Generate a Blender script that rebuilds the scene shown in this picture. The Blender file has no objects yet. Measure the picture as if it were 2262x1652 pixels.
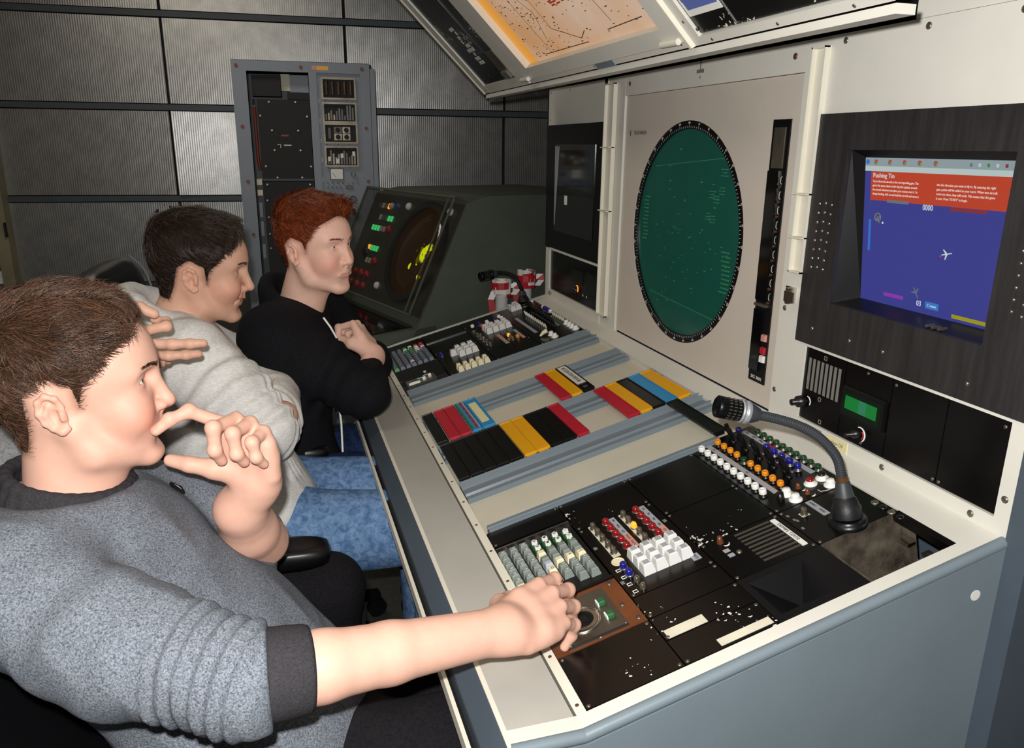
import bpy, math, random
import numpy as np
from mathutils import Matrix, Vector
random.seed(7)
scn = bpy.context.scene
COL = scn.collection
# ---------------------------------------------------------------- camera
CAM = Vector((0, 0, 1.42))
YAW, PIT, ROL = math.radians(17.21), math.radians(16.30), math.radians(-0.59)
_fw = Vector((math.sin(YAW)*math.cos(PIT), math.cos(YAW)*math.cos(PIT), -math.sin(PIT)))
_r = Vector((math.cos(YAW), -math.sin(YAW), 0)); _d = _fw.cross(_r)
CR = math.cos(ROL)*_r + math.sin(ROL)*_d
CD = -math.sin(ROL)*_r + math.cos(ROL)*_d
cd = bpy.data.cameras.new('camera'); cam = bpy.data.objects.new('camera', cd); COL.objects.link(cam)
cd.sensor_fit = 'HORIZONTAL'; cd.sensor_width = 36; cd.lens = 1714/2262*36; cd.clip_start = .02
m = Matrix((CR, -CD, -_fw)).transposed().to_4x4(); m.translation = CAM
cam.matrix_world = m
scn.camera = cam
# ---------------------------------------------------------------- light and exposure
w = bpy.data.worlds.new('world'); scn.world = w; w.use_nodes = True
w.node_tree.nodes['Background'].inputs[0].default_value = (1, .93, .82, 1)
w.node_tree.nodes['Background'].inputs[1].default_value = .03
def lamp(name, kind, loc, energy, col=(1, 1, 1), **kw):
    l = bpy.data.lights.new(name, kind); l.energy = energy; l.color = col
    for k, v in kw.items(): setattr(l, k, v)
    o = bpy.data.objects.new(name, l); COL.objects.link(o); o.location = loc
    return o
# the camera's built-in flash, a little above and left of the lens
lamp('camera_flash', 'POINT', CAM - CR*.03 - CD*.055 + _fw*.01, 92, (1, .985, .965), shadow_soft_size=.012)
# dim fill lamps added below the ceiling to brighten the far room
for (lx, ly, e) in ((-.6, 3.3, 11), (-.9, 1.0, 6)):
    lamp('fill_light', 'AREA', (lx, ly, 2.58), e, (1, .9, .75), shape='RECTANGLE', size=1.2, size_y=.3)
vs = scn.view_settings
vs.view_transform = 'Standard'; vs.look = 'None'; vs.exposure = 0.0; vs.gamma = 1; vs.use_curve_mapping = False

# ---------------------------------------------------------------- helpers
def srgb(h):
    c = [int(h[i:i+2], 16)/255 for i in (0, 2, 4)]
    return tuple(x/12.92 if x <= .04045 else ((x+.055)/1.055)**2.4 for x in c)
MATS = {}
def mat(name, col, rough=.5, metal=0., vary=0., scale=8., bump=0., bscale=200., emis=0., ecol=None, spec=.5, stretch=None, alpha=1., trans=0., chips=0., chip_col=(.75, .72, .62), sss=0., vcol=False, coat=0.):
    m = bpy.data.materials.new(name); m.use_nodes = True
    nt = m.node_tree; N = nt.nodes; L = nt.links; b = N['Principled BSDF']
    if isinstance(col, str): col = srgb(col)
    b.inputs['Base Color'].default_value = (*col, 1)
    b.inputs['Roughness'].default_value = rough; b.inputs['Metallic'].default_value = metal
    b.inputs['Specular IOR Level'].default_value = spec
    if coat: b.inputs['Coat Weight'].default_value = coat; b.inputs['Coat Roughness'].default_value = .1
    if alpha < 1: b.inputs['Alpha'].default_value = alpha
    if trans: b.inputs['Transmission Weight'].default_value = trans
    if sss:
        b.inputs['Subsurface Weight'].default_value = sss; b.inputs['Subsurface Scale'].default_value = .006
        b.inputs['Subsurface Radius'].default_value = (1, .35, .2)
    if emis:
        b.inputs['Emission Color'].default_value = (*(ecol or col), 1); b.inputs['Emission Strength'].default_value = emis
    tc = N.new('ShaderNodeTexCoord'); src = tc.outputs['Object']
    if stretch:
        mp = N.new('ShaderNodeMapping'); mp.inputs['Scale'].default_value = stretch; L.new(src, mp.inputs['Vector']); src = mp.outputs['Vector']
    colout = None
    if vcol:
        at = N.new('ShaderNodeVertexColor'); at.layer_name = 'tint'
        mx = N.new('ShaderNodeMix'); mx.data_type = 'RGBA'; mx.blend_type = 'MULTIPLY'; mx.inputs[0].default_value = 1
        mx.inputs[6].default_value = (*col, 1); L.new(at.outputs['Color'], mx.inputs[7]); colout = mx.outputs[2]
    if vary:
        n = N.new('ShaderNodeTexNoise'); n.inputs['Scale'].default_value = scale; n.inputs['Detail'].default_value = 6; n.inputs['Roughness'].default_value = .65
        L.new(src, n.inputs['Vector'])
        rp = N.new('ShaderNodeMapRange'); rp.inputs[1].default_value = .3; rp.inputs[2].default_value = .7
        rp.inputs[3].default_value = 1-vary; rp.inputs[4].default_value = 1+vary*.6; L.new(n.outputs['Fac'], rp.inputs[0])
        mx = N.new('ShaderNodeVectorMath'); mx.operation = 'SCALE'
        if colout: L.new(colout, mx.inputs[0])
        else: mx.inputs[0].default_value = col
        L.new(rp.outputs[0], mx.inputs['Scale']); colout = mx.outputs[0]
    if chips:
        n = N.new('ShaderNodeTexNoise'); n.inputs['Scale'].default_value = 150; n.inputs['Detail'].default_value = 1.5
        n2 = N.new('ShaderNodeTexNoise'); n2.inputs['Scale'].default_value = 9; n2.inputs['Detail'].default_value = 2
        L.new(tc.outputs['Object'], n.inputs['Vector']); L.new(tc.outputs['Object'], n2.inputs['Vector'])
        ad = N.new('ShaderNodeMath'); ad.operation = 'MULTIPLY'; L.new(n.outputs['Fac'], ad.inputs[0]); L.new(n2.outputs['Fac'], ad.inputs[1])
        gt = N.new('ShaderNodeMath'); gt.operation = 'GREATER_THAN'; gt.inputs[1].default_value = chips; L.new(ad.outputs[0], gt.inputs[0])
        mx = N.new('ShaderNodeMix'); mx.data_type = 'RGBA'; L.new(gt.outputs[0], mx.inputs[0])
        if colout: L.new(colout, mx.inputs[6])
        else: mx.inputs[6].default_value = (*col, 1)
        mx.inputs[7].default_value = (*chip_col, 1); colout = mx.outputs[2]
    if colout: L.new(colout, b.inputs['Base Color'])
    if bump:
        n = N.new('ShaderNodeTexNoise'); n.inputs['Scale'].default_value = bscale; n.inputs['Detail'].default_value = 3
        L.new(src, n.inputs['Vector'])
        bp = N.new('ShaderNodeBump'); bp.inputs['Strength'].default_value = bump; bp.inputs['Distance'].default_value = .002
        L.new(n.outputs['Fac'], bp.inputs['Height']); L.new(bp.outputs[0], b.inputs['Normal'])
    MATS[name] = m
    return m
WM = {}
def setup(o, parent=None, M=None):
    M = M or Matrix()
    COL.objects.link(o); WM[o] = M
    if parent is not None:
        o.parent = parent; o.matrix_local = WM[parent].inverted() @ M
    else: o.matrix_local = M
    return o
def tag(o, label=None, cat=None, group=None, kind=None):
    if label: o['label'] = label
    if cat: o['category'] = cat
    if group: o['group'] = group
    if kind: o['kind'] = kind
    return o
def empty(name, loc, label=None, cat=None, group=None, kind=None, parent=None):
    o = bpy.data.objects.new(name, None); o.empty_display_size = .05
    setup(o, parent, Matrix.Translation(loc)); return tag(o, label, cat, group, kind)
class MB:
    def __init__(s, F=None): s.v = []; s.f = []; s.F = F; s.mi = []; s.m = 0; s.sm = []
    def add(s, vs, fs, smooth=False):
        b = len(s.v)
        s.v += [tuple(s.F @ Vector(p)) if s.F else tuple(p) for p in vs]
        for f in fs: s.f.append([b+i for i in f]); s.mi.append(s.m); s.sm.append(smooth)
        return s
    def hexa(s, p): # 8 points: bottom ring ccw, top ring ccw
        return s.add(p, [(3, 2, 1, 0), (4, 5, 6, 7), (0, 1, 5, 4), (1, 2, 6, 5), (2, 3, 7, 6), (3, 0, 4, 7)])
    def box(s, x0, x1, y0, y1, z0, z1, t=0., tb=None):
        # t: inset of the top face
        q = tb if tb is not None else t
        return s.hexa([(x0, y0, z0), (x1, y0, z0), (x1, y1, z0), (x0, y1, z0), (x0+t, y0+q, z1), (x1-t, y0+q, z1), (x1-t, y1-q, z1), (x0+t, y1-q, z1)])
    def cbox(s, x0, x1, y0, y1, z0, z1, c=.002):
        # box with chamfered edges on top and along the sides
        def ring(i, z): return [(x0+i+c, y0+i, z), (x1-i-c, y0+i, z), (x1-i, y0+i+c, z), (x1-i, y1-i-c, z), (x1-i-c, y1-i, z), (x0+i+c, y1-i, z), (x0+i, y1-i-c, z), (x0+i, y0+i+c, z)]
        return s.rings([ring(0, z0), ring(0, z1-c), ring(c, z1)])
    def rings(s, rs, cap=(True, True), smooth=False):
        n = len(rs[0]); vs = [p for r in rs for p in r]; fs = []
        for k in range(len(rs)-1):
            for i in range(n):
                j = (i+1) % n; fs.append((k*n+i, k*n+j, (k+1)*n+j, (k+1)*n+i))
        s.add(vs, fs, smooth)
        if cap[0]: s.add(rs[0], [tuple(reversed(range(n)))])
        if cap[1]: s.add(rs[-1], [tuple(range(n))])
        return s
    def cyl(s, p0, p1, r0, r1=None, n=16, smooth=True):
        r1 = r0 if r1 is None else r1
        p0 = Vector(p0); p1 = Vector(p1); a = (p1-p0).normalized()
        u = a.orthogonal().normalized(); v = a.cross(u)
        R = lambda p, r: [tuple(p + u*(r*math.cos(2*math.pi*i/n)) + v*(r*math.sin(2*math.pi*i/n))) for i in range(n)]
        return s.rings([R(p0, r0), R(p1, r1)], smooth=smooth)
    def lathe(s, p0, axis, prof, n=20, smooth=True): # prof: (r, h) pairs
        p0 = Vector(p0); a = Vector(axis).normalized(); u = a.orthogonal().normalized(); v = a.cross(u)
        return s.rings([[tuple(p0 + a*h + u*(r*math.cos(2*math.pi*i/n)) + v*(r*math.sin(2*math.pi*i/n))) for i in range(n)] for r, h in prof], smooth=smooth)
    def tube(s, pts, rad, n=10, smooth=True):
        pts = [Vector(p) for p in pts]; rs = []
        rad = rad if hasattr(rad, '__len__') else [rad]*len(pts)
        t0 = (pts[1]-pts[0]).normalized(); u = t0.orthogonal().normalized()
        for i, p in enumerate(pts):
            t = (pts[min(i+1, len(pts)-1)]-pts[max(i-1, 0)]).normalized()
            u = (u - t*u.dot(t)).normalized(); v = t.cross(u)
            rs.append([tuple(p + u*(rad[i]*math.cos(2*math.pi*k/n)) + v*(rad[i]*math.sin(2*math.pi*k/n))) for k in range(n)])
        return s.rings(rs, smooth=smooth)
    def prism(s, poly, z0, z1): # polygon in xy
        n = len(poly)
        return s.rings([[(x, y, z0) for x, y in poly], [(x, y, z1) for x, y in poly]])
    def frame(s, x0, x1, y0, y1, i0, i1, j0, j1, z0, z1): # rectangle with a rectangular hole
        s.box(x0, i0, y0, y1, z0, z1); s.box(i1, x1, y0, y1, z0, z1)
        s.box(i0, i1, y0, j0, z0, z1); return s.box(i0, i1, j1, y1, z0, z1)
    def ring(s, cx, cy, r0, r1, z0, z1, n=64):
        R = lambda r, z: [(cx+r*math.cos(2*math.pi*i/n), cy+r*math.sin(2*math.pi*i/n), z) for i in range(n)]
        rs = [R(r0, z0), R(r1, z0), R(r1, z1), R(r0, z1), R(r0, z0)]
        return s.rings(rs, cap=(False, False))
    def mesh(s, name):
        me = bpy.data.meshes.new(name); me.from_pydata(s.v, [], s.f)
        me.polygons.foreach_set('material_index', s.mi); me.polygons.foreach_set('use_smooth', s.sm); me.update()
        return me
    def build(s, name, mats, parent=None, M=None, **kw):
        me = s.mesh(name)
        for k in (mats if isinstance(mats, (list, tuple)) else [mats]): me.materials.append(k if not isinstance(k, str) else MATS[k])
        o = bpy.data.objects.new(name, me); setup(o, parent, M); return tag(o, **kw)
def inst(name, me, parent, M, **kw):
    o = bpy.data.objects.new(name, me); setup(o, parent, M); return tag(o, **kw)
_tc = {}
def text(name, s, size, M, mt, parent, align='CENTER', depth=.0002, sx=1.):
    cu = bpy.data.curves.new('t', 'FONT'); cu.body = s; cu.size = size; cu.align_x = align; cu.align_y = 'CENTER'; cu.extrude = depth; cu.resolution_u = 2
    o = bpy.data.objects.new('t', cu); COL.objects.link(o); dg = bpy.context.evaluated_depsgraph_get()
    me = bpy.data.meshes.new_from_object(o.evaluated_get(dg)); bpy.data.objects.remove(o); bpy.data.curves.remove(cu)
    me.materials.clear(); me.materials.append(MATS[mt]); me.name = name
    if sx != 1: me.transform(Matrix.Diagonal((sx, 1, 1, 1)))
    return inst(name, me, parent, M)
def frame_m(o, x, y, z):
    M = Matrix((Vector(x), Vector(y), Vector(z))).transposed().to_4x4(); M.translation = Vector(o); return M
T = lambda x, y, z=0.: Matrix.Translation((x, y, z))
RZ = lambda a: Matrix.Rotation(math.radians(a), 4, 'Z')
# frames: u = -y (to the right when facing the console), v = up the face, n = out of the face
SL = math.radians(15.34); HX, ZL = .33, .72
UD = (math.cos(SL), 0, math.sin(SL)); ND = (-math.sin(SL), 0, math.cos(SL))
DT = frame_m((HX, 0, ZL), (0, -1, 0), UD, ND)
PX = .962
PT = frame_m((PX, 0, 0), (0, -1, 0), (0, 0, 1), (-1, 0, 0))
OTV = (-.7115, 0, .7027)
OT = frame_m((.732, 0, 1.592), (0, -1, 0), OTV, (-.7027, 0, -.7115))
# ---------------------------------------------------------------- materials
mat('cream', 'dcd9ce', .45, vary=.06, scale=5, bump=.03, bscale=300)
mat('cream_strip', 'e2ddcc', .4, vary=.05)
mat('panel_beige', 'cfc5b8', .5, vary=.04, bump=.05, bscale=900)
mat('ledge', 'b4b1a8', .35, vary=.07, scale=6, bump=.02)
mat('bay_cream', 'c9c3b0', .5, vary=.06)
mat('slate', '76838a', .42, vary=.08, scale=4, bump=.06, bscale=500)
mat('slate_dark', '4a545e', .4, vary=.08)
mat('rail', '737e85', .32, vary=.06)
mat('black_panel', '080707', .24, vary=.3, scale=5)
mat('chipped_black', '080707', .25, chips=.40)
mat('very_chipped_black', '080707', .25, chips=.37)
mat('black_matte', '08080a', .65)
mat('black_plastic', '0b0b0d', .35)
mat('wood_black', '2a2828', .55, vary=.45, scale=9, stretch=(6, 6, .7), bump=.15, bscale=30)
mat('brown_plate', '6d3d20', .35, vary=.3, scale=10)
mat('steel', '8f8d88', .35, 1., vary=.15, scale=14)
mat('bright_metal', 'cfcac0', .25, 1.)
mat('dull_metal', '8e8676', .5, .9, vary=.4, scale=12)
mat('bay_metal', '6b6154', .55, .4, vary=.85, scale=26)
mat('screw', '7d786e', .4, .8)
mat('rust_screw', '6b4a30', .5, .5)
mat('white_key', 'dcdcd8', .4)
mat('grey_key', '7f8780', .42, vary=.05)
mat('dark_key', '5c6270', .45)
mat('cream_key', 'e6ddb8', .42)
mat('lilac_key', 'b6bac6', .42)
mat('green_switch', '1f5c30', .5)
mat('red_key', 'b0202c', .4)
mat('green_key', '1f7a40', .4)
mat('white', 'ecebe4', .5)
mat('letter_white', 'd8d6cc', .6)
mat('letter_dark', '20201e', .7)
mat('letter_grey', '77766f', .7)
mat('label_grey', '9fa1a6', .5)
mat('label_pink', 'c98f82', .5)
mat('label_red', 'a01828', .5)
mat('orange_cap', 'e88c10', .3, coat=.3)
mat('blue_cap', '161880', .25, coat=.3)
mat('green_cap', '0d3a18', .2, coat=.5)
mat('red_cap', '8c0f16', .2, coat=.5)
mat('amber_lit', 'ff8a20', .3, emis=1.6)
mat('glass_bulb', '4e4638', .08, coat=1, spec=.8)
mat('red_strip', 'b81c30', .4, vary=.05)
mat('yellow_strip', 'e8a60c', .4, vary=.05)
mat('black_strip', '100f0e', .3, chips=.43)
mat('blue_strip', '2f8cc0', .4)
mat('tape', 'd6d0ba', .7, vary=.12, scale=30)
mat('yellow_label', 'e2d8a6', .6)
mat('lcd_green', '0f5a28', .3, emis=.25, ecol=srgb('18a040'))
mat('lcd_dark', '04180a', .3)
mat('dark_glass', '06070a', .06, coat=1.)
mat('rubber', '131416', .5, bump=.2)
mat('neck_grey', '3b3e42', .5, .2)
mat('mic_ring', 'b9bcc0', .35, .6)
mat('mesh_black', '101214', .35, .6)
# ================================================================ room
def wall_metal(name, col, rough):
    m = mat(name, col, rough, .85, vary=.22, scale=3.5, stretch=(3, 3, .6))
    nt = m.node_tree; N = nt.nodes; L = nt.links; b = N['Principled BSDF']
    tc = N.new('ShaderNodeTexCoord'); wv = N.new('ShaderNodeTexWave'); wv.inputs['Scale'].default_value = 26; wv.inputs['Distortion'].default_value = .3
    wv.bands_direction = 'X'; L.new(tc.outputs['Object'], wv.inputs['Vector'])
    nz = N.new('ShaderNodeTexNoise'); nz.inputs['Scale'].default_value = 220; L.new(tc.outputs['Object'], nz.inputs['Vector'])
    ad = N.new('ShaderNodeMath'); ad.operation = 'ADD'; L.new(wv.outputs['Fac'], ad.inputs[0]); L.new(nz.outputs['Fac'], ad.inputs[1])
    bp = N.new('ShaderNodeBump'); bp.inputs['Strength'].default_value = .14; bp.inputs['Distance'].default_value = .002
    L.new(ad.outputs[0], bp.inputs['Height']); L.new(bp.outputs[0], b.inputs['Normal'])
    return m
wall_metal('wall_metal', 'aeadaa', .34)
mat('wall_rail', '4d5357', .5, .3, vary=.1)
mat('wall_dark', '1a1a1c', .8)
mat('floor_mat', '3a3732', .8, vary=.3, scale=40, bump=.2)
mat('ceiling_mat', '5a5650', .9)
mat('plaster', '57544e', .9, vary=.1)
mat('old_paint', '8a8268', .6, vary=.2, scale=6)
MB().box(-2.6, 1.75, -1.2, 5.4, -.05, 0).build('floor', 'floor_mat', kind='structure')
MB().box(-2.6, 1.75, -1.2, 5.4, 2.62, 2.68).build('ceiling', 'ceiling_mat', kind='structure')
MB().box(-2.7, -2.6, -1.2, 5.4, 0, 2.62).build('wall_left', 'plaster', kind='structure')
MB().box(1.7, 1.8, -1.2, 5.4, 0, 2.62).build('wall_right', 'plaster', kind='structure')
WA = math.radians(-3.4)
def wframe(y0): return frame_m((0, y0, 0), (math.cos(WA), math.sin(WA), 0), (0, 0, 1), (math.sin(WA), -math.cos(WA), 0))
WB = wframe(4.9)
wb = MB(WB).box(-2.7, 1.8, 0, 2.62, -.08, -.03).build('wall_back', 'wall_dark', kind='structure')
zr = [0.12, .605, 1.1, 1.595, 2.075, 2.56]
us = [-2.43, -1.46, -.489, .487, 1.427, 1.78]
for i in range(len(us)-1):
    for j in range(len(zr)-1):
        x0, x1, z0, z1 = us[i]+.005, us[i+1]-.005, zr[j]+.036, zr[j+1]
        cx, cz = (x0+x1)/2, (z0+z1)/2; hx, hz = (x1-x0)/2, (z1-z0)/2
        mb = MB().box(-hx, hx, -hz, hz, -.02, 0, .003)
        tilt = Matrix.Rotation(math.radians(random.uniform(-.5, .5)), 4, 'X') @ Matrix.Rotation(math.radians(random.uniform(-.9, .9)), 4, 'Y')
        if i == 2 and j == 2: tilt = Matrix.Rotation(math.radians(4.6), 4, 'Y')
        if i > 2 and j == 2: tilt = Matrix.Rotation(math.radians(2.5), 4, 'Y')
        mb.build('wall_panel', 'wall_metal', wb, WB @ T(cx, cz, 0) @ tilt)
for z in zr:
    MB(WB).box(-2.6, 1.78, z, z+.036, -.03, .012, 0, .003).build('wall_rail', 'wall_rail', wb)
for k in range(4):   # black handprint-like smears of old adhesive are left as dark glue strips
    u = -.63+.045*k
    mb = MB(WB)
    rr = random.Random(k)
    for q in range(26):
        zz = .68+.4*rr.random(); uu = u+rr.uniform(-.012, .012); mb.box(uu, uu+rr.uniform(.004, .014), zz, zz+rr.uniform(.004, .014), 0, .0022)
    mb.build('glue_residue', 'wall_dark', wb, kind='stuff')
# door frame at the far left edge
WB = WB @ T(.035, 0)
dr = empty('door_1', (WB @ Vector((-1.7, 0, .05))), kind='structure')
MB(WB).box(-1.47, -1.40, 0, 2.1, .0, .09, .004).build('door_frame', 'old_paint', dr)
MB(WB).box(-2.3, -1.47, .02, 2.05, .0, .05).build('door_leaf', 'plaster', dr)
MB(WB).box(-1.415, -1.402, .92, 1.0, .09, .105, .002).build('strike_plate', 'wall_dark', dr)
for (z0, z1, mt) in ((.80, 1.12, 'white'), (.66, .73, 'white'), (.52, .62, 'yellow_strip')):
    MB(WB).box(-1.62, -1.475 if mt == 'white' else -1.47, z0, z1, .05, .052).build('paper_notice', mt, dr)
for z in (.855, .70): MB(WB).box(-1.497, -1.489, z, z+.012, .052, .0525).build('notice_mark', 'letter_dark', dr)

# ================================================================ equipment rack
RK = wframe(4.0)
mat('rack_grey', '77808a', .45, vary=.06, scale=6)
mat('rack_grey_dark', '4c5358', .5, vary=.1)
mat('rack_side', '232824', .5, vary=.2)
mat('pcb_amber', '4a3524', .4, vary=.6, scale=60)
mat('red_hose', '7a2a1a', .5)
rk = empty('equipment_rack', RK @ Vector((.2, 0, -.25)), 'tall grey electronics rack with black door and four glazed circuit trays by the wall', 'rack')
mb = MB(RK)
mb.box(-.12, -.055, 0, 1.79, -.03, 0); mb.box(.46, .505, 0, 1.79, -.03, 0); mb.box(-.055, .46, 1.745, 1.79, -.03, 0); mb.box(-.055, .46, 0, .06, -.03, 0)
mb.box(.223, .258, .06, 1.745, -.03, 0)
mb.build('front_frame', 'rack_grey', rk)
MB(RK).box(-.118, .503, 0, 1.785, -.55, -.53).build('back_panel', 'rack_side', rk)
MB(RK).box(-.12, -.11, 0, 1.788, -.55, -.03).build('side_panel', 'rack_grey_dark', rk)
MB(RK).box(.495, .507, 0, 1.788, -.55, -.03).build('side_panel', 'rack_side', rk)
MB(RK).box(-.12, .507, 1.77, 1.795, -.55, -.03).build('top_panel', 'rack_side', rk)
MB(RK).box(.507, .515, 1.75, 1.79, -.54, -.02).build('top_trim', 'black_matte', rk)
MB(RK).box(.507, .53, .0, 1.77, -.02, -.002).build('corner_rail', 'rack_grey', rk)
# black door column
MB(RK).box(-.05, .22, .06, 1.74, -.12, -.10).build('cavity', 'rack_grey_dark', rk)
MB(RK).box(-.04, .095, 1.635, 1.735, -.10, -.03, .003).build('black_box', 'black_matte', rk)
MB(RK).box(.135, .22, 1.655, 1.735, -.10, -.055).build('small_transformer', 'rack_grey', rk)
MB(RK).box(.095, .135, 1.665, 1.74, -.10, -.06).build('terminal_block', 'tape', rk)
d1 = MB(RK).box(-.022, .222, 1.262, 1.625, -.06, -.028, .002).build('black_cover', 'black_matte', rk)
MB(RK).box(.12, .222, 1.625, 1.658, -.06, -.03).build('cover_tab', 'black_matte', d1)
for (u, z) in ((.035, 1.612), (.155, 1.614), (-.008, 1.55), (.205, 1.55), (.04, 1.485), (.16, 1.485), (.045, 1.395), (.165, 1.395), (0, 1.32), (.21, 1.32), (.05, 1.268), (.165, 1.268)):
    MB(RK).cyl((u, z, -.028), (u, z, -.022), .0045, n=8).build('stud', 'screw', d1)
MB(RK).box(.08, .115, 1.458, 1.466, -.028, -.027).build('red_plate', 'red_hose', d1)
MB(RK).tube([(.06, 1.42, -.026), (.075, 1.42, -.026), (.075, 1.405, -.026)], .002, 6).box(.09, .125, 1.415, 1.42, -.028, -.0265).build('marking', 'letter_white', d1)
d2 = MB(RK).box(-.022, .222, .08, 1.25, -.06, -.028, .002).build('black_cover', 'black_matte', rk)
for (u, z) in ((0, 1.235), (.2, 1.235), (-.005, 1.16), (-.005, 1.08), (-.005, 1.0), (-.005, .93), (.21, 1.1), (.21, .95)):
    MB(RK).cyl((u, z, -.028), (u, z, -.022), .0045, n=8).build('stud', 'screw', d2)
MB(RK).tube([(.06, 1.15, -.026), (.06, 1.10, -.02), (.13, 1.10, -.02)], .003, 6).build('handle', 'bright_metal', d2)
MB(RK).box(.07, .11, 1.0, 1.025, -.028, -.0265).build('yellow_sticker', 'yellow_strip', d2)
MB(RK).box(.06, .115, .965, .99, -.028, -.0265).build('type_plate', 'rack_grey', d2)
MB(RK).tube([(-.034, 1.59, -.05), (-.034, 1.45, -.045), (-.034, 1.36, -.045), (-.028, 1.30, -.05)], .0075, 8).build('red_hose', 'red_hose', rk)
MB(RK).box(-.042, -.03, 1.60, 1.625, -.07, -.045).build('hose_clip', 'black_matte', rk)
for z in (1.25, 1.2):
    MB(RK).box(-.05, -.02, z-.02, z+.012, -.06, -.02, .003).build('hinge', 'tape', rk)
for z in (1.12, 1.03, .92): MB(RK).box(-.045, -.03, z-.04, z+.03, -.05, -.03).build('vent_slot', 'rack_grey', rk)
# right column of trays
MB(RK).box(.258, .46, .06, 1.745, -.035, -.012).build('instrument_panel', 'rack_grey', rk)
for ti, (z0, z1) in enumerate(((1.632, 1.722), (1.527, 1.612), (1.432, 1.518), (1.323, 1.412))):
    tr = MB(RK).frame(.278, .438, z0-.004, z1+.004, .286, .43, z0+.004, z1-.004, -.012, .002).build('circuit_tray', 'dull_metal', rk)
    MB(RK).box(.284, .432, z0+.002, z1-.002, -.0118, -.011).build('tray_back', 'black_matte', tr)
    rr = random.Random(ti)
    if ti == 0:
        for q in range(5): MB(RK).cyl((.302+.028*q, 1.65, -.006), (.302+.028*q, 1.71, -.006), .008, n=8).build('valve', 'pcb_amber', tr)
    elif ti == 2:
        for q, (u, z) in enumerate(((.345, 1.49), (.385, 1.49), (.345, 1.458), (.385, 1.458))):
            MB(RK).box(u-.018, u+.018, z-.015, z+.015, -.011, -.006).build('socket_plate', 'tape' if q else 'pcb_amber', tr)
            MB(RK).cyl((u, z, -.006), (u, z, .0), .0115, n=12).build('socket', 'black_matte', tr)
        for q in range(3): MB(RK).box(.30+.004*q, .303+.004*q, 1.45, 1.5, -.011, -.006).build('wire_bundle', 'pcb_amber', tr)
    else:
        for q in range(11):
            u = .29+.0125*q; h = rr.uniform(.02, .07)
            MB(RK).box(u, u+.008, z0+.008, z0+.008+h, -.011, -.004+rr.random()*.003).build('circuit_board', rr.choice(['pcb_amber', 'black_plastic', 'pcb_amber', 'dull_metal']), tr)
        if ti == 3:
            for (u, zz) in ((.292, 1.345), (.352, 1.36), (.408, 1.37), (.33, 1.335)):
                MB(RK).box(u, u+.014, zz, zz+.022, -.004, -.001, .001).build('component', 'white', tr)
    for q in range(6): MB(RK).cyl((.292+.026*q, z0-.009, -.012), (.292+.026*q, z0-.009, -.008), .003, n=6).build('fuse_cap', 'red_hose' if q % 2 == 0 else 'black_plastic', tr)
mt_ = MB(RK).box(.297, .363, 1.257, 1.313, -.012, -.004, .002).build('panel_meter', 'black_plastic', rk)
MB(RK).box(.302, .358, 1.262, 1.308, -.004, -.003).build('dial', 'white', mt_)
MB(RK).tube([(.325, 1.27, -.0025), (.31, 1.29, -.0025)], .001, 4).build('needle', 'letter_dark', mt_)
def knob(P, F, u, v, r, h, mt, n0=0., name='knob', col=None):
    o = MB(F).lathe((u, v, n0), (0, 0, 1), [(r*1.0, 0), (r, h*.8), (r*.85, h)], 14).build(name, mt, P)
    return o
knob(rk, RK, .408, 1.285, .012, .015, 'black_plastic', -.012)
MB(RK).box(.405, .411, 1.272, 1.298, .003, .008).build('pointer', 'green_cap', rk)
for q in range(7):
    knob(rk, RK, .285+.024*q, 1.243, .004, .006, ('black_plastic', 'rack_grey_dark', 'rack_grey_dark', 'rack_grey_dark', 'red_cap', 'black_plastic', 'red_cap')[q], -.012, 'indicator_lamp')
for q in range(4): knob(rk, RK, .285+.02*q, 1.222, .005, .012, 'black_plastic', -.012, 'toggle_switch')
MB(RK).box(.37, .405, 1.214, 1.23, -.012, -.004, .002).build('connector', 'black_plastic', rk)
for (u, z, r) in ((.345, 1.165, .014), (.403, 1.165, .017), (.345, 1.112, .014), (.402, 1.112, .012)):
    b_ = MB(RK).cyl((u, z, -.012), (u, z, -.009), r*1.3, n=16).build('knob_collar', 'white' if r < .017 else 'rack_grey', rk); knob(b_, RK, u, z, r, .018, 'black_plastic', -.009)
for (u, z) in ((-.097, 1.767), (.19, 1.767), (.47, 1.767), (-.09, 1.5), (-.085, 1.25), (-.08, 1.0), (.48, 1.5), (.48, 1.25), (.44, 1.0), (.44, .95)):
    MB(RK).cyl((u, z, 0), (u, z, .004), .0085, n=8).build('red_bolt', 'red_hose', rk)
MB(RK).box(.24, .315, 1.757, 1.775, 0, .0008).build('rating_label', 'yellow_strip', rk)
MB(RK).box(.24, .262, 1.757, 1.775, .0008, .0011).build('rating_label', 'label_pink', rk)
for k in range(14):
    MB(RK).box(.262+.0, .266, 1.70-.09*k, 1.72-.09*k, -.012, -.009).build('latch', 'tape' if k % 3 else 'dull_metal', rk)
# ================================================================ control console
con = empty('control_console', (.6, 1.7, 0), 'long cream and slate radar console with sloping desk, round green scope and black modules', 'console')
def D(y0, y1, s0, s1, n0, n1, t=0., mb=None): return (mb or MB(DT)).box(-y1, -y0, s0, s1, n0, n1, t)
Y0, Y1 = .745, 2.70
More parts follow.
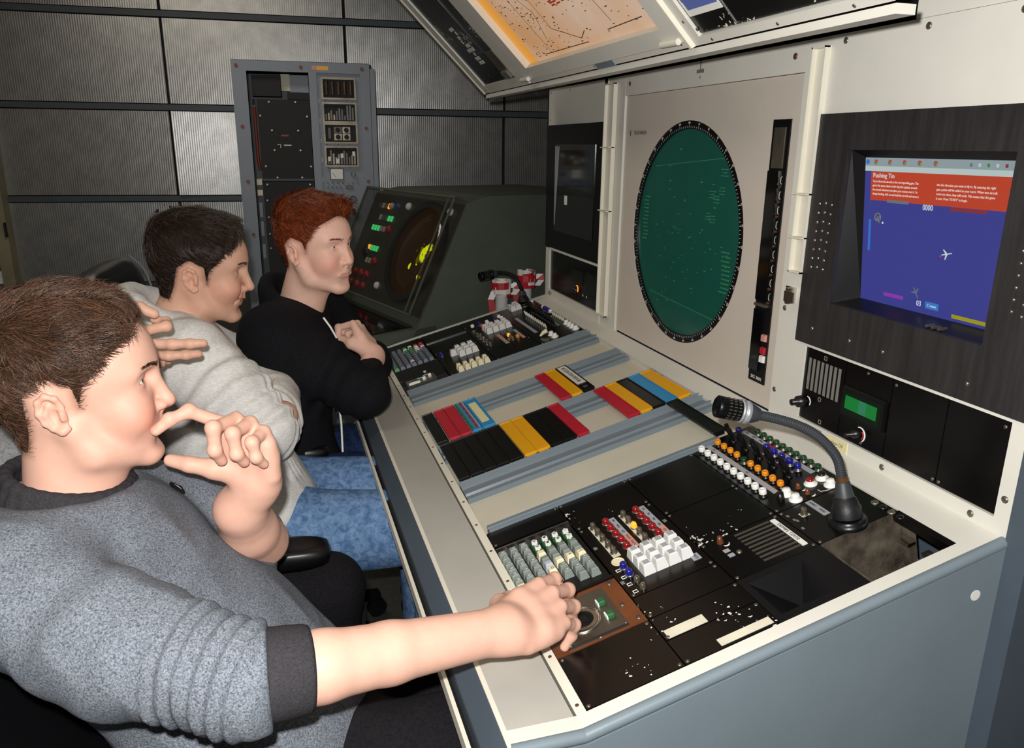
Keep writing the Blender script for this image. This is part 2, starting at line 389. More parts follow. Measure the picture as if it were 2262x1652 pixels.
# slate end panels with the kinked profile
def end_panel(ya, yb):
    P = [(.238, 0), (PX, 0), (PX, ZL+.66*math.sin(SL)-.012), (HX, ZL-.014), (.234, ZL-.014), (.21, ZL-.04), (.238, ZL-.07)]
    mb = MB(); mb.rings([[(x, y, z) for x, z in P] for y in (ya, yb)])
    return mb.build('end_panel', 'slate', con)
ep = end_panel(Y0-.012, Y0+.004)
end_panel(Y1-.006, Y1+.012)
mb = MB()   # rounded slate edge between the end panel and the cream trim
for (a, b) in (((.234, ZL-.006), (HX, ZL-.006)), ((HX, ZL-.006), (HX+.66*UD[0], ZL+.66*UD[2]-.006))):
    for yy, r in ((Y0-.004, .009),): mb.cyl((a[0], yy, a[1]), (b[0], yy, b[1]), r, n=10)
mb.build('edge_roll', 'slate', con)
def _hole(x, z): MB().cyl((x, Y0-.0125, z), (x, Y0-.012, z), .0085, n=16).build('plug', 'white', ep)
_hole(.345, .655); _hole(.92, .815)
# cream trims along the near and far ends
for ya, yb in ((Y0, .769), (2.682, Y1)):
    mb = MB(); mb.box(.236, HX+.001, ya, yb, ZL-.016, ZL+.001); D(ya, yb, 0, .655, -.016, .001, mb=MB(DT)).build('end_trim', 'cream', con); mb.build('end_trim', 'cream', con)
# front ledge
MB().box(.236, HX-.004, .769, 2.682, ZL-.02, ZL).build('front_ledge', 'ledge', con)
MB().box(.229, .236, Y0-.002, Y1, ZL-.02, ZL+.001).build('ledge_edge', 'cream_strip', con)
MB().hexa([(.206, Y0-.012, ZL-.055), (.229, Y0-.012, ZL-.055), (.229, Y1, ZL-.055), (.206, Y1, ZL-.055), (.206, Y0-.012, ZL-.028), (.229, Y0-.012, ZL-.001), (.229, Y1, ZL-.001), (.206, Y1, ZL-.028)]).build('ledge_nosing', 'slate_dark', con)
MB().box(.192, .198, Y0+.02, Y1, ZL-.062, ZL-.042).build('drawer_edge', 'cream_strip', con)
MB().box(.198, .23, Y0+.02, Y1, ZL-.09, ZL-.056).build('drawer_front', 'black_matte', con)
MB().box(.30, .95, Y0+.02, Y1-.02, .645, .665).build('under_tray', 'black_matte', con)
MB().box(.75, .80, Y0+.02, Y1-.02, .02, .60).build('knee_panel', 'slate_dark', con)
# screw strip between ledge and slope, cream back border, bay floor
st = D(.769, 2.682, 0, .014, -.02, .001).build('screw_strip', 'cream_strip', con)
sm = MB().lathe((0, 0, 0), (0, 0, 1), [(.0028, 0), (.0028, .0006), (.001, .0008)], 8).mesh('screw'); sm.materials.append(MATS['rust_screw'])
sc_ = MB().lathe((0, 0, 0), (0, 0, 1), [(.0030, 0), (.0030, .0008), (.0010, .0012)], 8).mesh('screw'); sc_.materials.append(MATS['screw'])
for k in range(19): inst('screw', sm, st, DT @ T(-(.785+.1045*k), .007, .001))
D(.769, 2.682, .602, .66, -.02, .0005).build('back_border', 'cream', con)
D(1.262, 2.175, .014, .602, -.03, -.016).build('bay_floor', 'bay_cream', con)
D(.885, 1.262, .014, .602, -.05, -.03).build('module_well', 'black_matte', con)
D(.769, .885, .014, .308, -.05, -.03).build('module_well', 'black_matte', con)
D(2.175, 2.682, .014, .602, -.05, -.03).build('module_well', 'black_matte', con)
def module(name, y0, y1, s0, s1, mt='black_panel', n=0., screws=2):
    o = D(y0+.0006, y1-.0006, s0+.0006, s1-.0006, -.03, n, .0004).build(name, mt, con)
    i = .006
    pts = [(y0+i, s0+i), (y1-i, s1-i), (y0+i, s1-i), (y1-i, s0+i)][:screws]
    for (y, s) in pts: inst('screw', sc_, o, DT @ T(-y, s, n))
    return o
A, B, Cc, Dd, Ee = .014, .160, .307, .454, .600
module('blank_module', 1.21, 1.265, A, B)
kbm = module('keyboard_module', 1.0, 1.21, A, B, 'black_plastic', -.006, 4)
trk = module('trackball_module', .880, 1.0, A, B, 'brown_plate', 0, 0)
module('blank_module', .771, .880, A, B, 'chipped_black', 0, 4)
module('blank_module', 1.16, 1.265, B, Cc, 'chipped_black', 0, 4)
lmp = module('lamp_module', .936, 1.16, B, Cc, 'black_panel', 0, 4)
module('blank_module', .880, .936, B, Cc, 'chipped_black', 0, 2)
tp1 = module('blank_module', .826, .880, B, Cc, 'chipped_black', 0, 2)
tp2 = module('blank_module', .771, .826, B, Cc, 'chipped_black', 0, 2)
module('blank_module', 1.104, 1.265, Cc, Dd, 'black_panel', 0, 4)
module('blank_module', .990, 1.104, Cc, Dd, 'very_chipped_black', 0, 4)
spk = module('speaker_module', .880, .990, Cc, Dd, 'black_panel', 0, 4)
btn = module('push_button_module', .990, 1.283, Dd, Ee, 'black_panel', 0, 4)
gsk = module('microphone_module', .880, .990, Dd, Ee, 'black_panel', 0, 4)
D(.828, .846, .166, .228, 0, .0008).build('masking_tape', 'tape', tp1)
D(.776, .790, .218, .300, 0, .0008).build('masking_tape', 'tape', tp2)
# trough with an inverted pyramid
tr = MB(DT); y0, y1, s0, s1 = .771, .880, Cc, Dd
iy0, iy1, is0, is1 = .784, .866, .318, .412
tr.frame(-y1, -y0, s0, s1, -iy1, -iy0, is0, is1, -.02, 0)
rim = [(-iy1, is0, 0), (-iy0, is0, 0), (-iy0, is1, 0), (-iy1, is1, 0)]; ap = (-.826, .378, -.045)
tr.add(rim+[ap], [(0, 1, 4), (1, 2, 4), (2, 3, 4), (3, 0, 4)])
tr.build('ashtray_trough', 'black_plastic', con)
# open bay with metal walls
hb = MB(DT); y0, y1, s0, s1 = .769, .880, .458, .602
hb.box(-y1, -y0, s0, s1, -.125, -.12); hb.box(-y1-.002, -y1, s0, s1, -.12, -.001); hb.box(-y0, -y0+.002, s0, s1, -.12, -.001); hb.box(-y1, -y0, s0-.002, s0, -.12, -.001)
hb.box(-y1, -y0, s1, s1+.002, -.12, -.075); hb.box(-y1, -.85, s1, s1+.002, -.075, -.001); hb.box(-.80, -y0, s1, s1+.002, -.075, -.001); hb.box(-.85, -.80, s1, s1+.002, -.02, -.001)
oh = hb.build('open_bay', 'bay_metal', con)
D(.769, .88, .59, .602, -.014, 0).build('bay_rim', 'black_panel', oh)
for yy in (.86, .81): D(yy-.012, yy+.012, .586, .60, -.045, -.04).build('slide_clip', 'bright_metal', oh)
# ---- keyboard
def key_mesh(w, d, h, t, mt):
    mb = MB().box(-w/2, w/2, -d/2, d/2, 0, h, t, t*.8); mb.box(-w/2+t, w/2-t, -d/2+t*.8, d/2-t*.8, h, h+.0012, .001)
    me = mb.mesh('key'); me.materials.append(MATS[mt]); return me
KM = {k: key_mesh(.0165, .0172, .012, .003, k) for k in ('grey_key', 'cream_key', 'lilac_key')}
swm = MB().box(-.007, .007, -.007, .007, 0, .008); swm.m = 1; swm.box(-.0022, .0022, -.005, .005, .008, .014); swm.box(-.005, .005, -.0022, .0022, .008, .014)
for a in (45,):
    pass
sme = swm.mesh('bare_switch'); sme.materials.append(MATS['green_switch']); sme.materials.append(MATS['white'])
rows = [('g', 'XCVBNM', 1.171, 'gggggg c'), ('g', 'YASDFG7H', 1.171, ''), ('g', 'QWERTZUI', 1.171, ''), ('', '', 0, ''), ('', '', 0, ''), ('', '', 0, ''), ('', '', 0, '')]
lay = ['ggggggc', 'gggggggg', 'gggggggg', '.sscglCc', '.ssggcgg', '.ssggcggg', '.ssggcggg']
txt = ['XCVBNM.', 'YASDFG7H', 'QWERTZUI', '      O ', '      79', '     456', '     123']
for r in range(7):
    s = .0225+.0197*r
    for k, ch in enumerate(lay[r]):
        y = 1.176-.0186*k
        if r >= 3: y = 1.1705-.0186*(k-1)+(.0 if r < 6 else -.003)
        M = DT @ T(-y, s, -.006)
        if ch == '.': continue
        if ch == 's': inst('bare_switch', sme, kbm, M); continue
        mt = {'g': 'grey_key', 'c': 'cream_key', 'l': 'lilac_key', 'C': 'cream_key'}[ch]
        ko = inst('key', KM[mt], kbm, M)
        if k < len(txt[r]) and txt[r][k] != ' ':
            text('legend', txt[r][k], .0075, M @ T(0, .0005, .0133), 'letter_dark' if mt != 'grey_key' else 'letter_white', ko)
D(1.0, 1.005, A+.002, B-.002, -.006, .004).build('keyboard_rim', 'black_plastic', kbm)
D(1.196, 1.2, A+.002, B-.002, -.006, .003).build('keyboard_rim', 'steel', kbm)
# ---- trackball plate
pl = D(.885, .985, .036, .132, 0, .005, .001).build('steel_plate', 'steel', trk)
MB(DT).lathe((-.930, .074, .005), (0, 0, 1), [(.030, 0), (.030, .002), (.026, .003), (.026, .002)], 28).build('ball_collar', 'bright_metal', pl)
MB(DT).lathe((-.930, .074, -.006), (0, 0, 1), [(.0255*math.cos(a), .004+.014*math.sin(a)) for a in [math.radians(x) for x in range(0, 91, 15)]][:-1]+[(.0005, .018)], 24).build('trackball', 'black_plastic', pl)
for (y, s) in ((.948, .115), (.914, .115)):
    MB(DT).cbox(-y-.006, -y+.006, s-.006, s+.006, .005, .012, .0015).build('push_button', 'green_switch', pl)
    MB(DT).box(-y-.006, -y+.006, s-.0075, s-.0055, .005, .011).build('button_edge', 'white', pl)
for (y, s) in ((.932, .142), (.892, .150), (.888, .086), (.99, .146)): inst('screw', sc_, trk, DT @ T(-y, s, 0) @ Matrix.Scale(1.4, 4))
for (y, s) in ((.888, .04), (.888, .128)): inst('screw', sc_, pl, DT @ T(-y, s, .005))
# ---- lamp module: bulbs, red caps, labels, white key block
def dome(r, h, mt, base='screw'):
    mb = MB(); mb.m = 1; mb.lathe((0, 0, 0), (0, 0, 1), [(r*1.25, 0), (r*1.25, .0015), (r*1.0, .002)], 12); mb.m = 0
    mb.lathe((0, 0, .001), (0, 0, 1), [(r, 0), (r, h*.55), (r*.9, h*.8), (r*.6, h*.95), (r*.1, h)], 12)
    me = mb.mesh('lamp'); me.materials.append(MATS[mt]); me.materials.append(MATS[base]); return me
bulb, redc, ambl = dome(.0052, .012, 'glass_bulb'), dome(.0062, .010, 'red_cap'), dome(.0052, .011, 'amber_lit')
for c, (ss, me, nm) in enumerate(((.187, bulb, 'bulb'), (.212, redc, 'red_lamp'), (.247, bulb, 'bulb'), (.272, redc, 'red_lamp'))):
    if nm == 'bulb': D(1.047, 1.158, ss-.007, ss+.007, 0, .0005).build('bulb_strip', 'tape', lmp)
    for k in range(5): inst(nm, ambl if (c == 2 and k == 2) else me, lmp, DT @ T(-(1.148-.022*k), ss, .0004))
for ss in (.226, .286):
    D(1.052, 1.158, ss-.0055, ss+.0055, 0, .0008).build('label_strip', 'label_grey', lmp)
    D(1.052, 1.08 if ss > .25 else 1.095, ss-.0055, ss+.0055, .0008, .0011).build('label_strip', 'label_pink', lmp)
    for k, t_ in enumerate((('M1', 'MX2', 'AZ', 'MAX4', 'RXJTS') if ss < .25 else ('VX', 'VA', 'M2', 'MZ', 'EX'))):
        text('legend', t_, .006, DT @ T(-(1.147-.0205*k), ss, .0012) @ RZ(0), 'letter_dark', lmp)
wkm = key_mesh(.021, .0215, .017, .0035, 'white_key')
for i in range(3):
    for j in range(4):
        M = DT @ T(-(1.027-.0225*i), .211+.0225*j, 0); ko = inst('white_key', wkm, lmp, M)
        MB().box(-.005, .005, -.005, .005, .0182, .0186).build('key_window', 'label_grey', ko, M)
MB(DT).lathe((-1.034, .182, 0), (0, 0, 1), [(.011, 0), (.011, .001), (.0085, .001), (.0085, .0005)], 20).build('ring_button', 'cream_key', lmp)
bluec = dome(.0058, .011, 'blue_cap')
for y in (1.013, .991): inst('blue_lamp', bluec, lmp, DT @ T(-y, .183, 0))
for y in (1.011, .990, .969, .948):
    q = MB(DT).tube([(-y-.003, .169, .0004), (-y+.003, .169, .0004), (-y+.003, .176, .0004), (-y-.003, .176, .0004), (-y-.003, .169, .0004)], .0007, 5); q.build('marking', 'white', lmp)
for y in (.970, .949): inst('bulb', bulb, lmp, DT @ T(-y, .186, -.003))
D(.96, .976, .282, .296, 0, .0015).build('label_plate', 'label_grey', lmp); text('legend', '4075', .007, DT @ T(-.968, .289, .0017), 'letter_dark', lmp)
for (y, s) in ((1.091, .166), (.979, .165), (1.09, .299)): MB(DT).box(-y-.004, -y+.004, s-.003, s+.003, 0, .0003).build('marking', 'letter_grey', lmp)
# ---- speaker module
for k in range(9):
    y = .897+.0101*k; g_ = D(y-.0022, y+.0022, .367, .432, 0, .0007).build('grille_slat', 'screw', spk)
wl_ = D(.893, .978, .434, .443, 0, .0015).build('name_label', 'white', spk)
text('legend', 'DE/MIKE TZ/U32', .0075, DT @ T(-.935, .4385, .0017), 'letter_dark', spk)
MB(DT).lathe((-.977, .340, 0), (0, 0, 1), [(.006, 0), (.005, .006), (.0035, .012), (.001, .0125)], 10).build('trim_pot', 'brown_plate', spk)
MB(DT).tube([(-.969+.006*math.cos(a), .345+.006*math.sin(a), .0004) for a in [math.radians(x) for x in (-60, -30, 0, 30, 60, 90)]], [.0006, .001, .0013, .0013, .001, .0006], 5).build('marking', 'white', spk)
for (y, s) in ((.952, .336), (.938, .336)): D(y-.004, y+.004, s-.005, s+.005, 0, .001).build('slide_switch', 'label_grey', spk)
MB(DT).lathe((-.938, .350, 0), (0, 0, 1), [(.0045, 0), (.004, .002), (.001, .003)], 10).build('jack', 'dull_metal', spk)
# ---- push button module
def cap(r, h, mt, mt2='black_plastic', base=1.25):
    mb = MB(); mb.m = 1; mb.lathe((0, 0, 0), (0, 0, 1), [(r*base, 0), (r*base, .001), (r*.75, .002), (r*.75, .006)], 12); mb.m = 0
    mb.lathe((0, 0, .005), (0, 0, 1), [(r*.98, 0), (r, h*.7), (r*.85, h), (r*.5, h), (r*.45, h*.9)], 14)
    me = mb.mesh('button'); me.materials.append(MATS[mt]); me.materials.append(MATS[mt2]); return me
cw, co, cb, cg = cap(.0068, .009, 'white'), cap(.0062, .008, 'orange_cap'), cap(.0065, .009, 'blue_cap', 'screw'), cap(.006, .006, 'green_cap', 'screw')
for k in range(10):
    y = 1.252-.0226*k
    inst('white_button', cw, btn, DT @ T(-y, .470, 0))
    inst('green_button' if k == 4 else 'orange_button', cg if k == 4 else co, btn, DT @ T(-y-.003, .508, 0))
    inst('green_button', cg, btn, DT @ T(-(1.239-.0203*k), .589, 0))
for k in range(6): inst('blue_button', cb, btn, DT @ T(-(1.2675 if k == 0 else 1.173-.0233*(k-1)), .564, 0))
D(1.042, 1.276, .4865, .4965, 0, .0012).build('label_strip', 'label_grey', btn)
D(1.055, 1.27, .571, .581, 0, .0012).build('label_strip', 'label_grey', btn)
D(1.168, 1.195, .5705, .5815, .0012, .0016).build('label_strip', 'label_red', btn)
for k, t_ in ((0, 'CN'), (1, 'MXT'), (2, 'MKL'), (4, 'VFL'), (5, 'DX'), (6, 'MB')): text('legend', t_, .006, DT @ T(-(1.258-.024*k), .576, .0014), 'letter_dark', btn)
for y, t_ in ((1.245, 'TX'), (1.13, 'RX')): text('legend', t_, .006, DT @ T(-y, .4915, .0014), 'letter_dark', btn)
tgm = MB(); tgm.lathe((0, 0, 0), (0, 0, 1), [(.006, 0), (.006, .003), (.003, .004)], 10); tgm.tube([(0, 0, .003), (0, -.002, .012), (0, -.004, .022), (0, -.005, .03)], [.0025, .004, .0055, .0045], 8)
tge = tgm.mesh('toggle'); tge.materials.append(MATS['black_plastic'])
for k in range(10): inst('toggle_switch', tge, btn, DT @ T(-(1.270-.0222*k), .538 if k % 2 else .545, 0))
for k in range(8): inst('jack', sc_, btn, DT @ T(-(1.236-.022*k), .553, 0) @ Matrix.Scale(1.5, 4))
def wbtn(mt):
    mb = MB(); mb.lathe((0, 0, 0), (0, 0, 1), [(.0115, 0), (.0115, .0015), (.0095, .003), (.0075, .0035), (.0075, .008)], 18); mb.m = 1; mb.lathe((0, 0, .008), (0, 0, 1), [(.0072, 0), (.0068, .0035), (.001, .004)], 16)
    me = mb.mesh('round_button'); me.materials.append(MATS['white']); me.materials.append(MATS[mt]); return me
wb1, wb2, wb3 = wbtn('white'), wbtn('red_cap'), wbtn('black_plastic')
for (y, s, me) in ((1.027, .502, wb1), (1.004, .503, wb1), (1.028, .551, wb2), (1.030, .576, wb3), (1.004, .573, wb1)): inst('round_button', me, btn, DT @ T(-y, s, 0))
MB(DT).lathe((-1.022, .486, 0), (0, 0, 1), [(.007, 0), (.006, .012), (.002, .0125)], 12).build('knob', 'black_plastic', btn)
for (y, s) in ((1.031, .528), (1.007, .529)):
    MB(DT).lathe((-y, s, 0), (0, 0, 1), [(.005, 0), (.0035, .004), (.003, .009), (.001, .0095)], 10).build('trim_pot', 'brown_plate', btn)
    MB(DT).tube([(-y+.008+.005*math.cos(a), s+.003+.005*math.sin(a), .0004) for a in [math.radians(x) for x in (-40, 0, 40, 80)]], [.0006, .0012, .0012, .0006], 5).build('marking', 'white', btn)
MB(DT).tube([(-1.005, .548, .0004), (-.998, .548, .0004), (-.994, .558, .0004), (-.994, .568, .0004)], .0006, 5).build('marking', 'letter_white', btn)
# ---- microphone module
D(.954, .966, .480, .494, 0, .0006).build('bulb_plate', 'tape', gsk); inst('bulb', bulb, gsk, DT @ T(-.960, .487, .0006))
D(.938, .986, .508, .520, 0, .0012).build('label_strip', 'label_grey', gsk)
text('legend', 'AMPLF', .006, DT @ T(-.974, .514, .0014), 'letter_dark', gsk); text('legend', 'GRID', .006, DT @ T(-.95, .514, .0014), 'letter_dark', gsk)
for (y, s) in ((.972, .464), (.957, .466), (.93, .462), (.952, .468)): MB(DT).box(-y-.003, -y+.003, s-.002, s+.002, 0, .0003).build('marking', 'letter_grey', gsk)
for k in range(4): MB(DT).lathe((-(.918-.018*k), .589, 0), (0, 0, 1), [(.006, 0), (.006, .002), (.004, .003), (.001, .003)], 10).build('socket', 'black_plastic' if k % 2 else 'dull_metal', gsk)

# ---- rails of the strip bay: each rail is a stepped aluminium extrusion
def rail(ya, yb, s0, s1):
    w = yb-ya; mb = MB(DT)
    P = [(0, -.016), (0, -.004), (w*.16, -.004), (w*.2, .001), (w*.28, .001), (w*.30, -.005), (w*.62, -.005), (w*.66, -.0015), (w*.72, .003), (w*.78, -.002), (w*.80, -.006), (w*.88, -.002), (w*.94, .003), (w, .001), (w, -.016)]
    mb.rings([[(-(ya+y), s, n) for y, n in P] for s in (s0, s1)])
    return mb.build('strip_rail', 'rail', con)
rail(1.425, 1.502, .018, .605); rail(1.640, 1.722, .017, .598); rail(1.862, 1.940, .019, .598); rail(2.072, 2.178, .020, .606)
D(1.262, 1.286, .02, .520, -.016, .006, .003).build('strip_rail', 'rail', con)
D(1.268, 1.275, .02, .520, .006, .009, .001).build('strip_rail', 'rail', con)
# ---- far modules
module('blank_module', 2.575, 2.680, B, Cc); kb2 = module('keyboard_module', 2.38, 2.61, A, B, 'black_plastic', -.006, 2)
module('blank_module', 2.61, 2.680, A, B); md = module('tray_module', 2.265, 2.38, A, B, 'black_plastic', 0, 2)
clk = module('open_clock_module', 2.178, 2.265, A, B, 'black_matte', -.012, 0)
D(2.2, 2.25, .03, .12, -.012, .004).build('mechanism_frame', 'bright_metal', clk)
for k in range(6): D(2.205+.006*k, 2.209+.006*k, .035+.01*k, .06+.01*k, .004, .010).build('mechanism_part', ('white', 'steel', 'green_switch', 'white', 'black_plastic', 'white')[k], clk)
for (y, s) in ((2.30, .10), (2.29, .10)): D(y-.003, y+.003, s-.004, s+.004, 0, .001).build('marking', 'white', md)
k8 = module('key_module', 2.178, 2.42, B, Cc, 'black_panel', 0, 2); pn = module('blank_module', 2.42, 2.575, B, Cc, 'black_panel', 0, 2)
D(2.565, 2.571, B, Cc, 0, .003).build('edge_bar', 'bright_metal', pn)
k9 = module('lamp_module', 2.29, 2.60, Cc, Dd, 'black_panel', 0, 2); module('blank_module', 2.178, 2.29, Cc, Dd); module('blank_module', 2.60, 2.68, Cc, Dd)
k10 = module('push_button_module', 2.178, 2.60, Dd, Ee, 'black_panel', 0, 2); k11 = module('microphone_module', 2.60, 2.68, Dd, Ee, 'black_panel', 0, 2)
KF = {k: key_mesh(.019, .0165, .011, .003, k) for k in ('dark_key', 'red_key', 'green_key', 'cream_key', 'white_key')}
lay2 = ['ddddddddgg', 'dddddddddd', 'dddddddddd', 'gwggddddwd', 'wgggdddddd', 'rwwwdddddd', 'rrwdddgddd']
for r in range(7):
    for k in range(10):
        mt = {'d': 'dark_key', 'g': 'green_key', 'r': 'red_key', 'w': 'white_key', 'c': 'cream_key'}[lay2[r][k]]
        inst('key', KF[mt], kb2, DT @ T(-(2.598-.0208*k), .028+.0195*r, -.006))
wf = key_mesh(.024, .021, .018, .004, 'white_key'); cf = key_mesh(.021, .018, .016, .004, 'cream_key')
for i in range(3):
    for j in range(4):
        if (i, j) in ((0, 0), (2, 0)): continue
        inst('white_key', wf, k8, DT @ T(-(2.39-.03*i), .212+.022*j, 0))
for i in range(2):
    for j in range(5): inst('cream_key', cf, k8, DT @ T(-(2.215-.024*i), .196+.021*j, 0))
for y in (2.40, 2.385): inst('blue_lamp', bluec, k8, DT @ T(-y, .178, 0))
for i in range(3):
    for j in range(4): inst('white_key', wf, k9, DT @ T(-(2.515-.026*i), .365+.023*j, 0))
for (y, s, c_) in ((2.575, .335, cw), (2.58, .362, cb), (2.55, .361, cap(.007, .008, 'red_key')), (2.57, .388, cw), (2.548, .386, cw), (2.56, .414, cb), (2.585, .438, cw), (2.558, .44, cw)):
    inst('cap_button', c_, k9, DT @ T(-y, s, .0))
D(2.345, 2.41, .374, .386, 0, .001).build('label_strip', 'label_pink', k9); D(2.297, 2.345, .374, .386, 0, .001).build('label_strip', 'label_grey', k9)
D(2.33, 2.41, .432, .442, 0, .001).build('label_strip', 'label_grey', k9); D(2.297, 2.33, .432, .442, 0, .001).build('label_strip', 'label_pink', k9)
for k in range(5): inst('bulb', ambl if k == 2 else bulb, k9, DT @ T(-(2.40-.022*k), .403, 0))
inst('amber_lamp', dome(.0065, .011, 'orange_cap'), k9, DT @ T(-2.318, .422, 0))
for k in range(8): inst('small_lamp', bulb, k9, DT @ T(-(2.47-.02*k), .325+.006*(k % 2), 0))
D(2.305, 2.525, .476, .487, 0, .001).build('label_strip', 'label_grey', k10)
for k in range(10):
    me = MB().tube([(0, 0, 0), (0, -.001, .008), (0, -.003, .016)], [.002, .0035, .003], 8).mesh('switch'); me.materials.append(MATS['white' if k < 4 else 'tape'])
    inst('toggle_switch', me, k10, DT @ T(-(2.525-.0235*k), .52, 0))
    inst('toggle_switch', tge, k10, DT @ T(-(2.52-.0235*k), .548, 0))
for k in range(7): inst('white_button' if k in (0, 6) else 'blue_button', cw if k in (0, 6) else cb, k10, DT @ T(-(2.525-.0125*k), .587, 0))
for k in range(6): inst('toggle_switch', me, k10, DT @ T(-(2.42-.021*k), .585, 0))
for (y, s) in ((2.292, .584), (2.264, .584), (2.238, .583), (2.211, .584), (2.235, .509), (2.205, .510)): inst('round_button', wb1, k10, DT @ T(-y, s, 0))
MB(DT).tube([(-2.246, .475, .004), (-2.246, .488, .012), (-2.246, .50, .014)], [.003, .006, .0075], 10).build('cream_lever', 'cream_key', k10)
D(2.39, 2.49, .552, .564, 0, .001).build('label_strip', 'letter_grey', k10); D(2.30, 2.36, .552, .564, 0, .001).build('label_strip', 'letter_grey', k10)
for i in range(3):
    for j in range(2): inst('white_key', key_mesh(.018, .016, .014, .003, 'white_key') if i+j == 0 else bpy.data.objects['white_key'].data, k11, DT @ T(-(2.672-.022*i), .505+.02*j, 0))
D(2.655, 2.668, .58, .592, 0, .006).build('white_tag', 'white', k11)

# ================================================================ upright instrument panel
def P(y0, y1, z0, z1, n0, n1, t=0., mb=None): return (mb or MB(PT)).box(-y1, -y0, z0, z1, n0, n1, t)
MB().box(PX+.07, 1.55, .738, 2.70, .02, 1.61).build('cabinet_body', 'slate_dark', con)
up = MB().box(PX-.002, 1.55, .70, .737, .02, 1.62).build('cabinet_side', 'slate_dark', con)
# frames: cream faces around the openings
mb = MB(PT); fr = lambda *a: P(*a, mb=mb)
fr(2.078, 2.125, .893, 1.612, -.01, 0); fr(2.195, 2.22, .893, 1.612, -.01, 0); fr(2.125, 2.195, .893, 1.612, -.012, -.002)
fr(2.663, 2.70, .893, 1.07, -.01, 0); fr(2.22, 2.663, .893, .922, -.01, 0); fr(2.22, 2.663, 1.066, 1.074, -.01, 0)
mb.build('left_frame', 'cream', con)
q = P(2.20, 2.70, 1.494, 1.612, -.01, 0).build('cover_plate', 'cream', con)
for (y, z) in ((2.68, 1.60), (2.68, 1.51), (2.21, 1.60), (2.21, 1.51), (2.5, 1.60)): inst('screw', sc_, q, PT @ T(-y, z, 0))
mb = MB(PT); P(1.302, 2.076, 1.558, 1.612, -.01, 0, mb=mb); rs_ = mb.build('top_strip', 'cream', con)
for (y) in (2.05, 1.335): MB(PT).lathe((-y, 1.588, 0), (0, 0, 1), [(.006, 0), (.006, .001), (.002, .002)], 12).build('screw', 'rust_screw', rs_)
MB(PT).box(-1.696, -1.664, 1.586, 1.594, 0, .0006).box(-1.682, -1.678, 1.594, 1.612, 0, .0006).box(-1.682, -1.678, 1.574, 1.580, 0, .0006).build('maker_mark', 'letter_grey', rs_)
# channel strips (little shelves)
def channel(y0, y1, z0, z1, shelves):
    dp = .012; o = MB(PT); P(y0, y1, z0, z1, -.001, .002, mb=o); P(y0, y0+.003, z0, z1, .002, dp, mb=o); P(y1-.003, y1, z0, z1, .002, dp, mb=o); P(y0, y1, z1-.003, z1, .002, dp, mb=o); P(y0, y1, z0, z0+.003, .002, dp, mb=o)
    o = o.build('card_channel', 'cream_strip', con)
    for z in shelves: P(y0, y1, z, z+.003, .002, .02).build('shelf', 'cream_strip', o)
channel(2.130, 2.193, .925, 1.596, (1.24, 1.42)); channel(1.236, 1.274, 1.195, 1.596, (1.26, 1.34))
# right column frame
mb = MB(PT); fr(1.211, 1.302, .893, 1.612, -.01, 0); fr(.738, 1.211, 1.482, 1.612, -.01, 0); fr(.738, .763, .893, 1.482, -.01, 0); fr(.763, 1.211, .893, .918, -.01, 0); fr(.763, 1.211, 1.061, 1.07, -.01, 0)
rf = mb.build('right_frame', 'cream', con)
for (y, z) in ((1.20, 1.60), (1.02, 1.60), (.86, 1.60), (.80, .905), (.751, .95), (.98, .905), (1.195, .905), (1.285, 1.12), (1.29, .95)): MB(PT).lathe((-y, z, 0), (0, 0, 1), [(.0055, 0), (.0055, .001), (.002, .002)], 10).build('screw', 'screw', rf)
# hook bracket
MB(PT).box(-1.285, -1.255, 1.135, 1.165, 0, .003).box(-1.262, -1.255, 1.135, 1.165, .003, .02).box(-1.262, -1.235, 1.14, 1.16, .02, .023).build('latch_hook', 'bright_metal', con)
# ---- left column: black glazed display and lower module
lb = P(2.20, 2.70, 1.076, 1.492, -.01, .004, .001).build('black_display_panel', 'black_panel', con)
MB(PT).box(-2.61, -2.26, 1.14, 1.43, .004, .006).build('display_glass', 'dark_glass', lb)
MB(PT).hexa([(-2.606, 1.16, .006), (-2.602, 1.16, .006), (-2.57, 1.424, .006), (-2.61, 1.424, .006), (-2.606, 1.16, .0066), (-2.602, 1.16, .0066), (-2.57, 1.424, .0066), (-2.61, 1.424, .0066)]).build('glass_sticker', 'label_grey', lb)
MB(PT).box(-2.51, -2.485, 1.235, 1.265, .006, .0066).build('glass_sticker', 'white', lb)
ll = P(2.222, 2.661, .924, 1.065, -.014, -.006).build('dark_module', 'black_panel', con)
MB(PT).box(-2.45, -2.35, .985, 1.03, -.006, -.003).build('lcd_window', 'lcd_dark', ll); MB(PT).box(-2.32, -2.235, .965, 1.035, -.006, -.003).build('lcd_window', 'lcd_dark', ll)
MB(PT).tube([(-2.40+.012*math.cos(a), .965+.012*math.sin(a), -.0055) for a in [math.radians(x) for x in range(-40, 140, 30)]], .0016, 5).build('marking', 'amber_lit', ll)
MB(PT).lathe((-2.40, .962, -.006), (0, 0, 1), [(.009, 0), (.008, .014), (.002, .015)], 12).build('knob', 'black_plastic', ll)
for y in (2.345, 2.315): MB(PT).box(-y-.003, -y+.003, .95, .957, -.006, -.0055).build('marking', 'letter_white', ll)
MB(PT).tube([(-2.645+.011*math.cos(a)*1.3, .908+.005*math.sin(a), .001) for a in [math.radians(x) for x in range(0, 330, 30)]], .0014, 5).build('marking', 'brown_plate', con)
